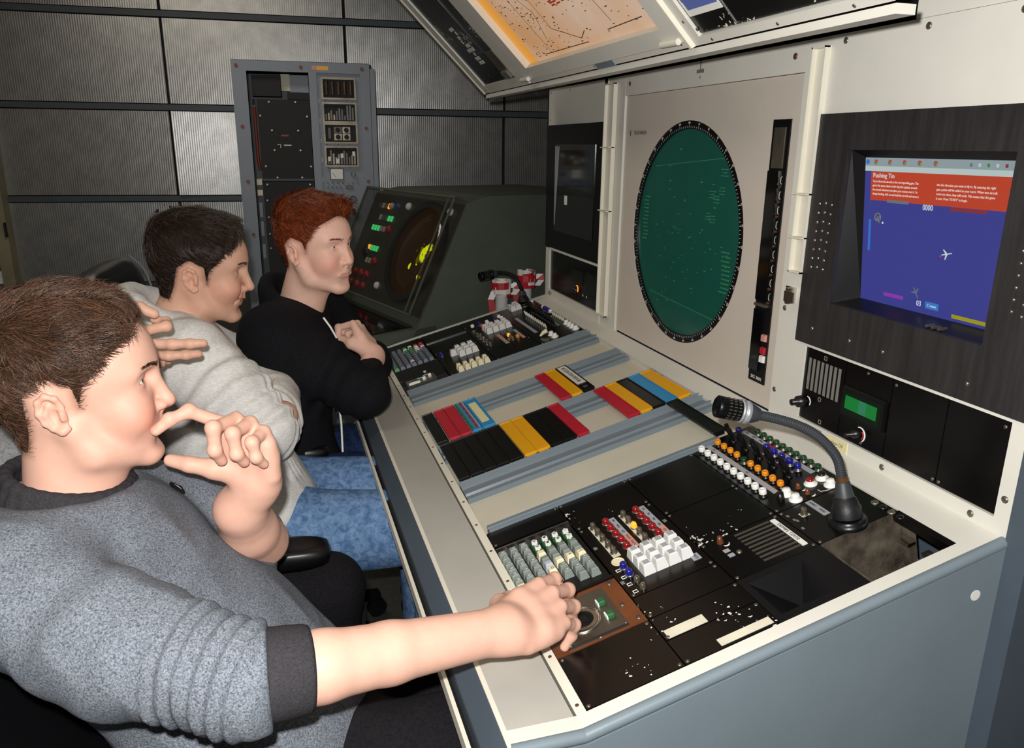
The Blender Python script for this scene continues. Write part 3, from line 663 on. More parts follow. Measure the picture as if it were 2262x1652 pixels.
# ---- radar scope panel
mb = MB(PT); n = 72; cy, cz, R0 = -1.727, 1.217, .268
ring_o = []; y0, y1, z0, z1 = -2.076, -1.302, .899, 1.557
for i in range(n):
    a = 2*math.pi*i/n; c_, s_ = math.cos(a), math.sin(a)
    t = min((((y1 if c_ > 0 else y0)-cy)/c_) if abs(c_) > 1e-6 else 9, (((z1 if s_ > 0 else z0)-cz)/s_) if abs(s_) > 1e-6 else 9)
    ring_o.append((cy+t*c_, cz+t*s_))
for (X_, Y_) in ((y0, z0), (y0, z1), (y1, z0), (y1, z1)):
    k = min(range(n), key=lambda i: (ring_o[i][0]-X_)**2+(ring_o[i][1]-Y_)**2); ring_o[k] = (X_, Y_)
ri = [(cy+R0*math.cos(2*math.pi*i/n), cz+R0*math.sin(2*math.pi*i/n)) for i in range(n)]
mb.rings([[(x, z, -.012) for x, z in ri], [(x, z, -.006) for x, z in ri], [(x, z, -.006) for x, z in ring_o], [(x, z, -.02) for x, z in ring_o]], cap=(False, False))
rp = mb.build('scope_panel', 'panel_beige', con)
mat('scope_green', '12483f', .22, vary=.12, scale=6, emis=.10, ecol=srgb('1c7058'), coat=.4)
mat('scope_trace', '2c7a58', .4, emis=.06, ecol=srgb('4a9a5c'))
rb = MB(PT).ring(cy, cz, .249, R0, -.012, -.0075, 96).build('bearing_ring', 'black_plastic', con)
rs = [[(cy+.251*math.sin(f)*math.cos(2*math.pi*i/64)/math.sin(.5), cz+.251*math.sin(f)*math.sin(2*math.pi*i/64)/math.sin(.5), -.0125+.02*(math.cos(f)-math.cos(.5))) for i in range(64)] for f in (.5, .4, .3, .2, .1, .004)]
sg = MB(PT).rings(rs, smooth=True).build('radar_screen', 'scope_green', con)
tk = MB(PT)
for k in range(180):
    a = 2*math.pi*k/180; l = .008 if k % 5 == 0 else .0045; c_, s_ = math.cos(a), math.sin(a); w_ = .0007
    tk.add([(cy+c_*r_-s_*w, cz+s_*r_+c_*w, -.0073) for r_, w in ((.251, -w_), (.251+l, -w_), (.251+l, w_), (.251, w_))], [(0, 1, 2, 3)])
tk.build('degree_ticks', 'letter_white', rb, kind='stuff')
for k in range(36):
    a = math.pi/2-2*math.pi*k/36; text('degree_number', str(k*10 if k else 360)[:3], .0065, PT @ T(cy+.2625*math.cos(a), cz+.2625*math.sin(a), -.0073) @ RZ(math.degrees(a)-90), 'letter_white', rb)
rr = random.Random(5); tr_ = MB(PT)
def trace(x, z, w, h): tr_.box(x-w/2, x+w/2, z-h/2, z+h/2, -.012, -.0095+.0)
for (x, z, nn) in ((.195, -.05, 7), (.19, -.02, 3), (-.21, .0, 12)):
    for k in range(nn): trace(cy+x+.01*rr.random(), cz+z-.010*k+(.08 if nn == 12 else 0), .03 if nn != 12 else .02, .003)
for k in range(70):
    x, z = rr.gauss(.02, .09), rr.gauss(-.03, .1)
    if x*x+z*z < .05: trace(cy+x, cz+z, rr.uniform(.002, .008), rr.uniform(.001, .003))
for (x, z) in ((.12, .11), (.14, .1), (.165, .16), (.16, .12), (.11, .06), (.13, .055)):
    for k in range(3): trace(cy+x, cz+z-.007*k, rr.uniform(.01, .028), .002)
for k in range(40): trace(cy-.16+.008*k, cz+.16+.0006*k, .006, .0012); trace(cy-.15+.008*k, cz-.165-.0004*k, .006, .0012)
tr_.build('radar_echoes', 'scope_trace', sg, kind='stuff')
text('maker_name', 'TELEFUNKEN', .0135, PT @ T(-1.985, 1.46, -.0058), 'letter_dark', rp, sx=.92)
MB(PT).tube([(-2.043, 1.468, -.0055), (-2.043, 1.452, -.0055)], .001, 4).tube([(-2.05, 1.46, -.0055), (-2.036, 1.46, -.0055)], .001, 4).build('maker_mark', 'letter_dark', rp)
# control slot beside the scope
sl = P(1.332, 1.388, .945, 1.477, -.0058, -.003).build('control_slot', 'black_plastic', con)
P(1.345, 1.380, 1.385, 1.462, -.003, -.0015).build('slot_window', 'dull_metal', sl)
P(1.35, 1.386, 1.12, 1.38, -.003, .001).build('slot_cover', 'dark_glass', sl); P(1.354, 1.386, .97, 1.10, -.003, .001).build('slot_cover', 'dark_glass', sl)
P(1.345, 1.384, 1.108, 1.113, -.003, .004).build('divider', 'dull_metal', sl)
for k in range(9):
    z = 1.37-.029*k
    MB(PT).tube([(-1.341, z, -.0027), (-1.345, z-.003, -.0027), (-1.345, z-.012, -.0027), (-1.341, z-.015, -.0027)], .0007, 4).build('marking', 'letter_white', sl)
    MB(PT).cyl((-1.344, z-.02, -.003), (-1.344, z-.02, .001), .003, n=8).build('small_knob', 'rust_screw', sl)
for (z, mt) in ((1.045, 'label_pink'), (1.018, 'red_key'), (1.0, 'white')): P(1.336, 1.350, z-.008, z+.007, -.003, .003, .001).build('push_key', mt, sl)
text('model_number', 'SIG 3001', .0105, PT @ T(-1.36, .954, -.0028), 'letter_white', sl)
# ---- right column: black wooden surround with computer monitor
y0, y1, z0, z1 = .738, 1.236, 1.068, 1.482
iy0, iy1, iz0, iz1 = .828, 1.156, 1.155, 1.421
mb = MB(PT); mb.frame(-y1, -y0, z0, z1, -iy1, -iy0, iz0, iz1, -.004, .006)
wd = mb.build('monitor_surround', 'wood_black', con)
dv = lambda z: -.016-.028*(1.41-z)/.24   # screen plane leans: deeper at the bottom
rec = MB(PT)
F_ = [(-iy1, iz0, -.004), (-iy0, iz0, -.004), (-iy0, iz1, -.004), (-iy1, iz1, -.004)]; sy0, sy1, sz0, sz1 = .838, 1.134, 1.166, 1.409
Bk = [(-sy1, sz0, dv(sz0)), (-sy0, sz0, dv(sz0)), (-sy0, sz1, dv(sz1)), (-sy1, sz1, dv(sz1))]
rec.add(F_+Bk, [(0, 1, 5, 4), (1, 2, 6, 5), (2, 3, 7, 6), (3, 0, 4, 7)])
rec.build('monitor_bezel', 'black_plastic', wd)
# the screen: u = 0..1 across, v = 0..1 up
SF = frame_m(PT @ Vector(Bk[0]), (0, -1, 0), (PT.to_3x3() @ (Vector(Bk[3])-Vector(Bk[0]))).normalized(), Vector((0, -1, 0)).cross((PT.to_3x3() @ (Vector(Bk[3])-Vector(Bk[0]))).normalized()))
SW, SH = sy1-sy0, (Vector(Bk[3])-Vector(Bk[0])).length
def emat(name, h, e=1.): return mat(name, (.0, .0, .0), .35, emis=e, ecol=srgb(h))
emat('scr_blue', '3e4290', .85); emat('scr_bar', '9fb0b4', .7); emat('scr_light', 'c6d6d6', .75); emat('scr_red', 'cc4a30', .75); emat('scr_text', 'f0d8d0', .8)
emat('scr_white', 'd8e4ec', .8); emat('scr_btn', '3f7fd0', .8); emat('scr_yellow', 'b0a820', .7); emat('scr_purple', 'a040c0', .7); emat('scr_cyan', '3a78d8', .8); emat('scr_grey', '7c8a98', .6); emat('scr_red2', 'a04048', .6); emat('scr_green', '3a9a50', .7)
def S(u0, u1, v0, v1, l, mt, name, par):
    return MB(SF).box(u0*SW, u1*SW, v0*SH, v1*SH, .0002*l-.0002, .0002*l).build(name, mt, par)
scr = S(0, 1, 0, 1, 1, 'scr_blue', 'monitor_screen', wd)
S(0, 1, .945, 1, 2, 'scr_bar', 'task_bar', scr); S(0, 1, .91, .945, 2, 'scr_light', 'task_bar', scr); S(.05, .985, .715, .91, 2, 'scr_red', 'banner', scr)
for k in range(6):
    u = .02 if k == 0 else .085+.106*(k-1); M = SF @ T(u*SW, .972*SH, .0006)
    ic = MB().cyl((0, 0, 0), (0, 0, .0002), .0042, n=14).build('task_icon', 'scr_cyan' if k == 0 else 'scr_red', scr, M)
    if k:
        MB().box(-.0036, 0, -.0025, .0005, .0002, .0004).build('icon_segment', 'scr_green', ic, M); MB().box(0, .0036, -.0025, .0005, .0002, .0004).build('icon_segment', 'scr_yellow', ic, M)
    MB().cyl((0, 0, .0004), (0, 0, .0006), .0016, n=10).build('icon_segment', 'scr_cyan', ic, M)
for k in range(5): S(.72+.05*k, .735+.05*k, .96, .98, 3, ('scr_grey', 'scr_light', 'scr_green', 'scr_light', 'scr_red2')[k], 'tray_icon', scr)
text('screen_title', 'Pushing Tin', .0105, SF @ T(.065*SW, .882*SH, .0007), 'scr_white', scr, 'LEFT')
L1 = ['Try to direct the aircraft to the corresponding gate. The', 'gate is the same colour as the ring that updates around', 'the aircraft whenever you place your mouse over it. To', 'change heading, click on and hold the aircraft and move it']
L2 = ['into the direction you want to fly to. By entering the right', 'gate, points will be added to your score. When two aircraft', 'come too close, they will crash. This means that the game', 'is over. Press "START" to begin.']
for k in range(4):
    text('screen_text', L1[k], .0052, SF @ T(.065*SW, (.843-.028*k)*SH, .0007), 'scr_text', scr, 'LEFT', sx=.84)
    text('screen_text', L2[k], .0052, SF @ T(.525*SW, (.843-.028*k)*SH, .0007), 'scr_text', scr, 'LEFT', sx=.86)
text('score', '0000', .013, SF @ T(.475*SW, .695*SH, .0006), 'scr_white', scr, sx=.8); text('counter', '03', .013, SF @ T(.455*SW, .062*SH, .0006), 'scr_white', scr, sx=.8)
for (u0, u1, v0, v1, mt) in ((.18, .34, .705, .725, 'scr_grey'), (.62, .84, .690, .712, 'scr_red2'), (.045, .062, .36, .58, 'scr_cyan'), (.19, .34, .06, .085, 'scr_purple'), (.68, .92, .02, .045, 'scr_yellow'), (.50, .59, .042, .088, 'scr_btn')): S(u0, u1, v0, v1, 3, mt, 'gate_bar', scr)
def plane_icon(u, v, a, mt='scr_grey', s=1.):
    M = SF @ T(u*SW, v*SH, .0005) @ RZ(a)
    MB().box(-.010*s, .010*s, -.0008, .0008, 0, .0002).add([(.002, 0, .0001), (-.004, .008, .0001), (-.006, .008, .0001), (-.002, 0, .0001)], [(0, 1, 2, 3)]).add([(.002, 0, .0001), (-.002, 0, .0001), (-.006, -.008, .0001), (-.004, -.008, .0001)], [(0, 1, 2, 3)]).build('aircraft_icon', mt, scr, M)
plane_icon(.62, .42, 15, 'scr_white'); plane_icon(.43, .13, -60); plane_icon(.12, .585, -60, 'scr_grey', .7)
MB(SF).ring(.115*SW, .60*SH, .0062, .0072, .0004, .0006, 24).build('selection_ring', 'scr_yellow', scr)
MB(SF).cyl((.155*SW, .565*SH, .0004), (.155*SW, .565*SH, .0006), .002, n=8).build('pointer', 'scr_white', scr)
MB(SF).cyl((.58*SW, .40*SH, .0004), (.58*SW, .40*SH, .0006), .0016, n=8).build('marker', 'scr_red', scr)
text('button_text', 'C mute', .006, SF @ T(.545*SW, .065*SH, .0008), 'scr_white', scr)
rv = MB().lathe((0, 0, 0), (0, 0, 1), [(.0026, 0), (.0022, .0012), (.0008, .0016)], 8).mesh('rivet'); rv.materials.append(MATS['bright_metal'])
for k in range(8):
    for j in range(3): inst('rivet', rv, wd, PT @ T(-(1.21-.016*j+.0005*k), 1.327-.0165*k+(.002 if j == 1 else 0), .006))
    for j in range(2): inst('rivet', rv, wd, PT @ T(-(.792-.016*j), 1.327-.0165*k-.004*j, .006))
for (y, z) in ((1.19, 1.10), (1.01, 1.10), (.84, 1.095), (1.09, 1.10)): inst('rivet', rv, wd, PT @ T(-y, z, .006) @ Matrix.Scale(1.3, 4))
for y in (.94, .928, .916): MB(PT).box(-y-.002, -y+.002, 1.157, 1.161, -.02, -.004).build('monitor_button', 'dull_metal', wd)
# ---- black modules below the monitor
def pmod(y0, y1, name): return P(y0+.0005, y1-.0005, .919, 1.060, -.014, -.004, .0004).build(name, 'black_panel', con)
m1 = pmod(1.099, 1.211, 'loudspeaker_module'); m2 = pmod(.987, 1.099, 'display_module'); m3 = pmod(.874, .987, 'blank_panel'); m4 = pmod(.764, .874, 'blank_panel')
for k in range(8): P(1.110+.0118*k, 1.1165+.0118*k, .979, 1.041, -.004, -.0032).build('grille_slat', 'letter_grey', m1)
MB(PT).lathe((-1.205, .951, -.004), (0, 0, 1), [(.012, 0), (.011, .012), (.006, .013), (.006, .026), (.001, .027)], 14).build('knob', 'black_plastic', m1)
MB(PT).tube([(-1.192+.010*math.cos(a), .955+.010*math.sin(a), -.0036) for a in [math.radians(x) for x in (-30, 0, 30, 60, 90)]], .0011, 5).build('marking', 'white', m1)
MB(PT).ring(-1.158, .969, .003, .0046, -.004, -.0034, 16).build('marking', 'letter_grey', m1)
for (y, z) in ((1.155, 1.05), (1.15, .927)): MB(PT).frame(-y-.004, -y+.004, z-.004, z+.004, -y-.0025, -y+.0025, z-.0025, z+.0025, -.004, -.0036).build('marking', 'letter_grey', m1)
dw = P(.992, 1.096, .962, 1.016, -.004, .002, .001).build('lcd_housing', 'black_plastic', m2)
P(.998, 1.090, .968, 1.010, .002, .0024).build('lcd_window', 'lcd_dark', dw); P(1.007, 1.084, .978, 1.002, .0024, .0028).build('lcd_segment', 'lcd_green', dw)
P(1.032, 1.05, .978, 1.002, .0028, .003).build('lcd_segment', 'scope_trace', dw)
MB(PT).lathe((-1.05, .940, -.004), (0, 0, 1), [(.009, 0), (.008, .010), (.004, .011), (.004, .026), (.001, .027)], 12).build('knob', 'black_plastic', m2)
MB(PT).tube([(-1.045+.013*math.cos(a), .940+.013*math.sin(a), -.0036) for a in [math.radians(x) for x in range(-50, 130, 20)]], .0014, 5).build('marking', 'white', m2)
MB(PT).tube([(-1.045+.009*math.cos(a), .940+.009*math.sin(a), -.0036) for a in [math.radians(x) for x in range(-50, 60, 20)]], .0012, 5).build('marking', 'red_key', m2)
for o_, (y, z) in ((m2, (1.045, 1.052)), (m2, (1.04, .926)), (m3, (.98, 1.05)), (m3, (.88, .926)), (m4, (.775, 1.05)), (m4, (.868, .926))): inst('screw', sc_, o_, PT @ T(-y, z, -.004))
t1 = P(1.135, 1.185, .898, .914, 0, .002).build('engraved_tag', 'label_grey', rf); text('legend', 'PULT-109', .009, PT @ T(-1.16, .906, .0022), 'letter_dark', t1)
t2 = P(1.065, 1.118, .894, .915, 0, .002).build('engraved_tag', 'yellow_label', rf); text('legend', 'ohne DF', .0095, PT @ T(-1.091, .905, .0022), 'letter_grey', t2)
# ================================================================ flight strip holders on the desk rails
def holder(y0, y1, s0, s1, mt, label, n0=.0035, tilt=None):
    M = DT @ T(-(y0+y1)/2, (s0+s1)/2, n0)
    if tilt: M = M @ tilt
    w, d = (s1-s0)/2-.0004, (y1-y0)/2
    o = empty('strip_holder', M.translation, label, 'strip holder', 'strip holders on the desk rails')
    mb = MB(); mb.box(-d, d, -w, w, 0, .004, .0006); mb.box(-d, d, w-.0022, w, .004, .0062, .0004); mb.box(-d, -d+.005, -w, w-.0022, .004, .0052, .0004); mb.box(d-.005, d, -w, w-.0022, .004, .0052, .0004)
    mb.build('holder_body', mt, o, M)
    mb = MB(); mb.box(-d+.002, -d+.010, -w+.004, w-.004, -.006, 0); mb.box(d-.010, d-.002, -w+.004, w-.004, -.006, 0); mb.build('rail_clip', mt, o, M)
    return o, M, w, d
RA, RB = (1.720, 1.928), (1.500, 1.704)
rowA = [(.019, .049, 'black_strip', 'black strip holder at the operator end of the upper row, beside the red pair'), (.051, .080, 'red_strip', 'red strip holder beside the single black one in the upper row'), (.080, .109, 'red_strip', 'red strip holder beside the blue and red-green gridded holder'), (.345, .374, 'red_strip', 'lone red strip holder left of a yellow one high on the upper row'), (.375, .405, 'yellow_strip', 'yellow strip holder beside the white-labelled black one on the upper row')]
for s0, s1, mt, lb_ in rowA: holder(*RA, s0, s1, mt, lb_)
o, M, w, d = holder(*RA, .111, .136, 'blue_strip', 'narrow strip holder with a grid of red, green and grey squares')
for k in range(6):
    yy = d-.018-.033*k
    for (x, mt) in ((-.012, 'green_key'), (0, 'label_red')): MB().box(-yy-.014, -yy+.014, x-.0+.0, x+.0055, .0045, .0052).build('colour_field', mt, o, M)
    MB().box(-yy-.013, -yy+.013, .006, .0115, .0045, .0055).build('grey_field', 'label_grey', o, M)
o, M, w, d = holder(*RA, .137, .170, 'blue_strip', 'blue strip holder with a stained beige paper strip')
MB().box(-d+.035, d-.03, -.011, .009, .0045, .0056).build('paper_strip', 'yellow_label', o, M)
o, M, w, d = holder(*RA, .407, .439, 'black_strip', 'black strip holder with a white strip printed with runway numbers')
pp = MB().box(-d+.006, d-.05, -.012, .012, .0045, .0056).build('paper_strip', 'letter_white', o, M)
text('legend', '08 23/26 07/24 09/24 06', .0155, M @ T(-.022, 0, .0058), 'letter_dark', pp, sx=.83)
MB().lathe((d-.025, 0, .004), (0, 0, 1), [(.007, 0), (.007, .001), (.001, .002)], 10).build('rivet', 'neck_grey', o, M)
rowB = [(.020, .048, 'black_strip', 'black strip holder nearest the operator in the lower row'), (.048, .080, 'black_strip', 'second black strip holder from the operator in the lower row'), (.080, .110, 'black_strip', 'middle one of five adjacent black strip holders in the lower row'), (.110, .140, 'black_strip', 'fourth black strip holder from the operator in the lower row'), (.140, .172, 'black_strip', 'black strip holder touching the left of the yellow pair in the lower row'),
 (.174, .204, 'yellow_strip', 'yellow strip holder next to five black ones in the lower row'), (.204, .235, 'yellow_strip', 'yellow strip holder next to two black ones, right half of the yellow pair'),
 (.236, .268, 'black_strip', 'black strip holder touching the right of the yellow pair'), (.268, .300, 'black_strip', 'black strip holder touching the middle red one in the lower row'), (.302, .331, 'red_strip', 'red strip holder right of two black ones in the lower row'),
 (.426, .457, 'red_strip', 'red strip holder at the left of the five-colour group in the lower row'), (.458, .489, 'yellow_strip', 'amber strip holder between red and black ones in the lower row'), (.490, .522, 'black_strip', 'black strip holder between amber and blue ones in the lower row'), (.523, .554, 'blue_strip', 'plain blue strip holder in the lower row'), (.555, .587, 'yellow_strip', 'pale yellow strip holder at the screen end of the lower row')]
for s0, s1, mt, lb_ in rowB: holder(*RB, s0, s1, mt, lb_)
holder(1.284, 1.487, .517, .546, 'black_strip', 'single black strip holder lying across the cream gap behind the microphone', .009)

# ================================================================ gooseneck microphones
def smooth_path(pts, n=40):
    pts = [Vector(p) for p in pts]; out = []
    P_ = [pts[0]*2-pts[1]]+pts+[pts[-1]*2-pts[-2]]
    m = len(pts)-1
    for k in range(n+1):
        t = k/n*m; i = min(int(t), m-1); f = t-i; a, b, c, d_ = P_[i:i+4]
        out.append(.5*((2*b)+(c-a)*f+(2*a-5*b+4*c-d_)*f*f+(3*b-a-3*c+d_)*f**3))
    return out
def microphone(base, pts, label, k=1., ring='mic_ring'):
    o = empty('gooseneck_microphone', base, label, 'microphone')
    b = Vector(base); ax = Vector(ND)
    p = [Vector(q) for q in pts]
    MB().lathe(b, ax, [(.030*k, 0), (.030*k, .004), (.027*k, .008), (.0225*k, .010), (.0225*k, .012)], 24).build('base_ring', 'black_plastic', o)
    pa = (p[0]-b-ax*.012).normalized(); st = b+ax*.010
    L_ = (p[0]-st).length
    MB().lathe(st, pa, [(.0225*k, 0), (.0225*k, L_*.28), (.0205*k, L_*.34), (.0165*k, L_*.55), (.0135*k, L_*.58), (.0135*k, L_*.62)], 24).build('plug_sleeve', 'rubber', o)
    MB().lathe(st+pa*L_*.6, pa, [(.0145*k, 0), (.011*k, L_*.38), (.0095*k, L_*.42)], 20).build('strain_relief', 'neck_grey', o)
    path = smooth_path(p, 150); rad = [(.0078 if i % 3 else .0064)*k for i in range(len(path))]
    MB().tube(path, rad, 12, smooth=False).build('flexible_neck', 'neck_grey' if k == 1 else 'rubber', o)
    if k == 1: MB().tube(path[:9], [.0092-.0006*(i % 2) for i in range(9)], 12).build('copper_end', 'rust_screw', o)
    e = path[-1]; ad = (path[-1]-path[-6]).normalized()
    MB().lathe(e-ad*.004, ad, [(.010*k, 0), (.0135*k, .008*k), (.0155*k, .014*k), (.0155*k, .018*k)], 24).build('capsule_collar', 'neck_grey', o)
    MB().lathe(e+ad*.014*k, ad, [(.018*k, 0), (.0185*k, .003*k), (.0185*k, .007*k), (.017*k, .0072*k), (.017*k, .009*k), (.0185*k, .0092*k), (.0185*k, .013*k), (.016*k, .0135*k)], 28).build('capsule_ring', ring, o)
    hd = MB().lathe(e+ad*.0275*k, ad, [(.0165*k, 0), (.0168*k, .024*k), (.0172*k, .030*k), (.0172*k, .036*k), (.0145*k, .038*k), (.0135*k, .034*k), (.0005, .034*k)], 28).build('capsule_grille', 'mesh_black', o)
    q = e+ad*.0275*k; u = ad.orthogonal().normalized(); v = ad.cross(u); mb = MB()
    for i in range(20):
        for j in range(3):
            c_ = u*math.cos(2*math.pi*i/20)+v*math.sin(2*math.pi*i/20); p0 = q+ad*(.005+.0075*j)*k+c_*.0164*k
            mb.cyl(p0-ad*.0022*k, p0+ad*.0022*k, .0010*k, n=5)
    mb.build('grille_slots', 'screw', hd, kind='stuff')
    return o
microphone((.836, .902, .8585), [(.8265, .915, .922), (.815, .922, .962), (.791, .933, .991), (.759, .943, 1.011), (.724, .953, 1.023), (.690, .962, 1.031)], 'black gooseneck microphone with pale ring on the near desk module')
b2 = DT @ Vector((-2.646, .554, 0))
microphone(b2, [(.861, 2.662, .915), (.857, 2.671, .93), (.843, 2.685, .96), (.815, 2.690, .978), (.785, 2.690, .983), (.765, 2.686, .981)], 'black gooseneck microphone on the far end of the desk beside taped white posts', .98, 'mesh_black')

# ================================================================ taped barrier posts
mat('red_tape', 'b01c26', .45); mat('white_tape', 'e4e0da', .45)
def post(x, y, ztop, label, seed):
    o = empty('barrier_post', (x, y, 0), label, 'post', 'taped barrier posts')
    MB().lathe((x, y, 0), (0, 0, 1), [(.045, 0), (.045, .02), (.03, .035), (.025, .04), (.025, ztop-.06), (.029, ztop-.058), (.029, ztop-.02), (.026, ztop-.015), (.026, ztop), (.02, ztop), (.02, ztop-.01)], 24).build('tube', 'white', o)
    rr = random.Random(seed)
    for k in range(7):   # crumpled tape wrapped round the top
        mb = MB(); z = ztop-.05+.012*(k % 4); a0 = rr.uniform(0, 6); sl = rr.uniform(-.02, .02); pts = []
        for i in range(10):
            a = a0+i*.55; r = .030+.002*k*.6+rr.uniform(0, .004); pts.append((x+r*math.cos(a), y+r*math.sin(a), z+sl*i/9))
        for (i, p) in enumerate(pts[:-1]):
            q = pts[i+1]; h = .013
            mb.add([(p[0], p[1], p[2]-h), (q[0], q[1], q[2]-h), (q[0], q[1], q[2]+h), (p[0], p[1], p[2]+h), (x+(p[0]-x)*.95, y+(p[1]-y)*.95, p[2])], [(0, 1, 2, 3)])
        mb.build('tape_wrap', 'red_tape' if k % 2 == 0 else 'white_tape', o)
    for k in range(2):   # hanging tails
        s = -1 if k else 1; mb = MB(); p = [(x+s*.032, y-.012, ztop-.04), (x+s*.046, y-.016, ztop-.07), (x+s*.040, y-.018, ztop-.12), (x+s*.045, y-.018, ztop-.19)]
        if k == 0: p = [(x+.03, y-.01, ztop-.03), (x+.055, y-.014, ztop-.01), (x+.058, y-.016, ztop-.035), (x+.04, y-.02, ztop-.055)]
        for i in range(3):
            a, b = Vector(p[i]), Vector(p[i+1]); n_ = Vector((.011, -.004, 0))
            mb.m = i % 2; mb.hexa([a-n_, a+n_, a+n_+Vector((0, .002, 0)), a-n_+Vector((0, .002, 0)), b-n_, b+n_, b+n_+Vector((0, .002, 0)), b-n_+Vector((0, .002, 0))])
        mb.build('tape_tail', ['white_tape', 'red_tape'], o)
post(.818, 2.785, .940, 'white barrier post wrapped in red and white tape, behind the far microphone', 1)
post(.933, 2.845, .960, 'white taped barrier post in the corner by the upright panel', 2)

# ================================================================ overhead chart console
ovh = empty('overhead_console', (.6, 1.75, 1.6), 'slanted overhead console with backlit aeronautical chart and black modules', 'overhead console')
def O(y0, y1, t0, t1, n0, n1, i=0., mb=None): return (mb or MB(OT)).box(-y1, -y0, t0, t1, n0, n1, i)
TT = .80
mat('chart_lit', (.0, .0, .0), .5, emis=1.0, ecol=srgb('d8a884'))
def chart_material():
    m = bpy.data.materials.new('chart'); m.use_nodes = True; MATS['chart'] = m
    N = m.node_tree.nodes; L = m.node_tree.links; b = N['Principled BSDF']; b.inputs['Base Color'].default_value = (.3, .25, .2, 1); b.inputs['Roughness'].default_value = .4
    tc = N.new('ShaderNodeTexCoord'); n = N.new('ShaderNodeTexNoise'); n.inputs['Scale'].default_value = 5; n.inputs['Detail'].default_value = 4; L.new(tc.outputs['Object'], n.inputs['Vector'])
    r = N.new('ShaderNodeValToRGB'); r.color_ramp.elements[0].position = .3; r.color_ramp.elements[0].color = (*srgb('cf9560'), 1); r.color_ramp.elements[1].position = .7; r.color_ramp.elements[1].color = (*srgb('d8bca6'), 1)
    L.new(n.outputs['Fac'], r.inputs[0]); L.new(r.outputs[0], b.inputs['Emission Color']); b.inputs['Emission Strength'].default_value = .62
chart_material()
mat('amber_paper', 'c88a30', .5, emis=.55, ecol=srgb('f2a63c'))
mat('chart_ink', '5a4638', .7); mat('chart_red', 'b8402c', .7, emis=.12); mat('chart_green', '7c8a3c', .7, emis=.12)
mb = MB(OT)   # housing
O(.835, 2.709, 0, TT, -.10, -.02, mb=mb); mb.build('housing', 'slate_dark', ovh)
mb = MB(OT); O(2.64, 2.709, 0, TT, -.02, .0, .002, mb=mb); O(2.22, 2.64, 0, .03, -.02, 0, mb=mb); O(2.20, 2.29, .03, TT, -.02, 0, mb=mb); O(.835, 2.20, 0, .016, -.02, 0, mb=mb)
mb.build('frame', 'cream', ovh)
MB(OT).box(-2.715, -2.700, 0, TT, -.06, .003).build('end_edge', 'cream_strip', ovh)
MB().box(.735, .764, .835, 2.706, 1.578, 1.590).build('bottom_lip', 'cream', ovh)
bm = O(2.291, 2.639, .031, TT, -.02, -.004).build('black_module', 'chipped_black', ovh)
O(2.383, 2.392, .04, TT, -.004, -.001).build('seam_bar', 'black_plastic', bm)
O(2.30, 2.375, .035, .13, -.004, -.001).build('worn_plate', 'dull_metal', bm)
for k in range(5): O(2.305+.013*k, 2.312+.013*k, .036, .06, -.001, .006).build('contact', 'bright_metal', bm)
rr = random.Random(3)
for k in range(9): O(2.46+rr.uniform(-.02, .03), 2.49+rr.uniform(-.01, .03), .10+.016*k, .112+.016*k, -.004, -.0034).build('paint_chip', 'letter_white', bm)
# chart window
mp = MB(OT); mp.frame(-2.20, -1.31, .016, TT, -2.135, -1.362, .052, TT-.04, -.02, .006)
fw_ = mp.build('chart_frame', 'cream', ovh)
O(1.362, 2.135, .052, TT-.04, -.016, -.012).build('amber_sheet', 'amber_paper', fw_)
ch = O(1.385, 2.062, .050, TT-.04, -.012, -.010).build('chart_sheet', 'chart', fw_)
rr = random.Random(11); ink = MB(OT); red = MB(OT); grn = MB(OT)
for k in range(420):
    y, t = rr.uniform(1.40, 2.05), rr.uniform(.06, .5)
    if rr.random() < .5: y = rr.gauss(1.9, .09); y = min(max(y, 1.4), 2.05)
    a, b = rr.uniform(.002, .012), rr.uniform(.001, .003)
    (ink if k % 5 else grn).box(-y, -y+a, t, t+b, -.010, -.0097)
for k in range(9):
    y, t = rr.uniform(1.65, 1.75), rr.uniform(.15, .24); red.box(-y, -y+.02, t, t+.004, -.010, -.0096)
def line(mb_, a, b, w=.0011):
    a, b = Vector(a), Vector(b); n_ = (b-a).orthogonal() if False else Vector((-(b-a).y, (b-a).x, 0)).normalized()*w
    mb_.add([tuple(a+n_)+() , tuple(a-n_), tuple(b-n_), tuple(b+n_)], [(0, 1, 2, 3)])
for (a, b) in (((-2.0, .38), (-1.86, .17)), ((-1.86, .17), (-1.90, .10)), ((-1.84, .30), (-1.83, .12)), ((-1.83, .12), (-1.72, .075)), ((-1.72, .075), (-1.68, .09)), ((-1.56, .20), (-1.54, .09)), ((-1.55, .21), (-1.50, .27)), ((-1.58, .075), (-1.42, .078)), ((-1.98, .065), (-1.70, .062)), ((-1.75, .35), (-1.70, .22)), ((-1.95, .30), (-1.93, .06))): line(ink, (*a, -.0096), (*b, -.0096))
ink.build('chart_print', 'chart_ink', ch, kind='stuff'); red.build('chart_print_red', 'chart_red', ch, kind='stuff'); grn.build('chart_print_green', 'chart_green', ch, kind='stuff')
for y in (2.195, 1.352): MB(OT).cyl((-y+.03, .022, .010), (-y-.03, .024, .010), .006, n=10).build('hinge_pin', 'cream_strip', fw_)
O(1.636, 1.73, -.002, .019, 0, .0015).build('grey_plate', 'slate', ovh)
O(1.30, 1.312, .0, TT, 0, .008, .002).build('divider_bar', 'cream_strip', ovh)
b3 = O(.86, 1.272, .018, TT, -.02, -.006).build('black_module', 'chipped_black', ovh)
O(1.272, 1.30, .016, TT, -.02, 0).build('frame_bar', 'cream', ovh)
O(.835, .86, .016, TT, -.02, 0).build('frame_bar', 'slate_dark', ovh)
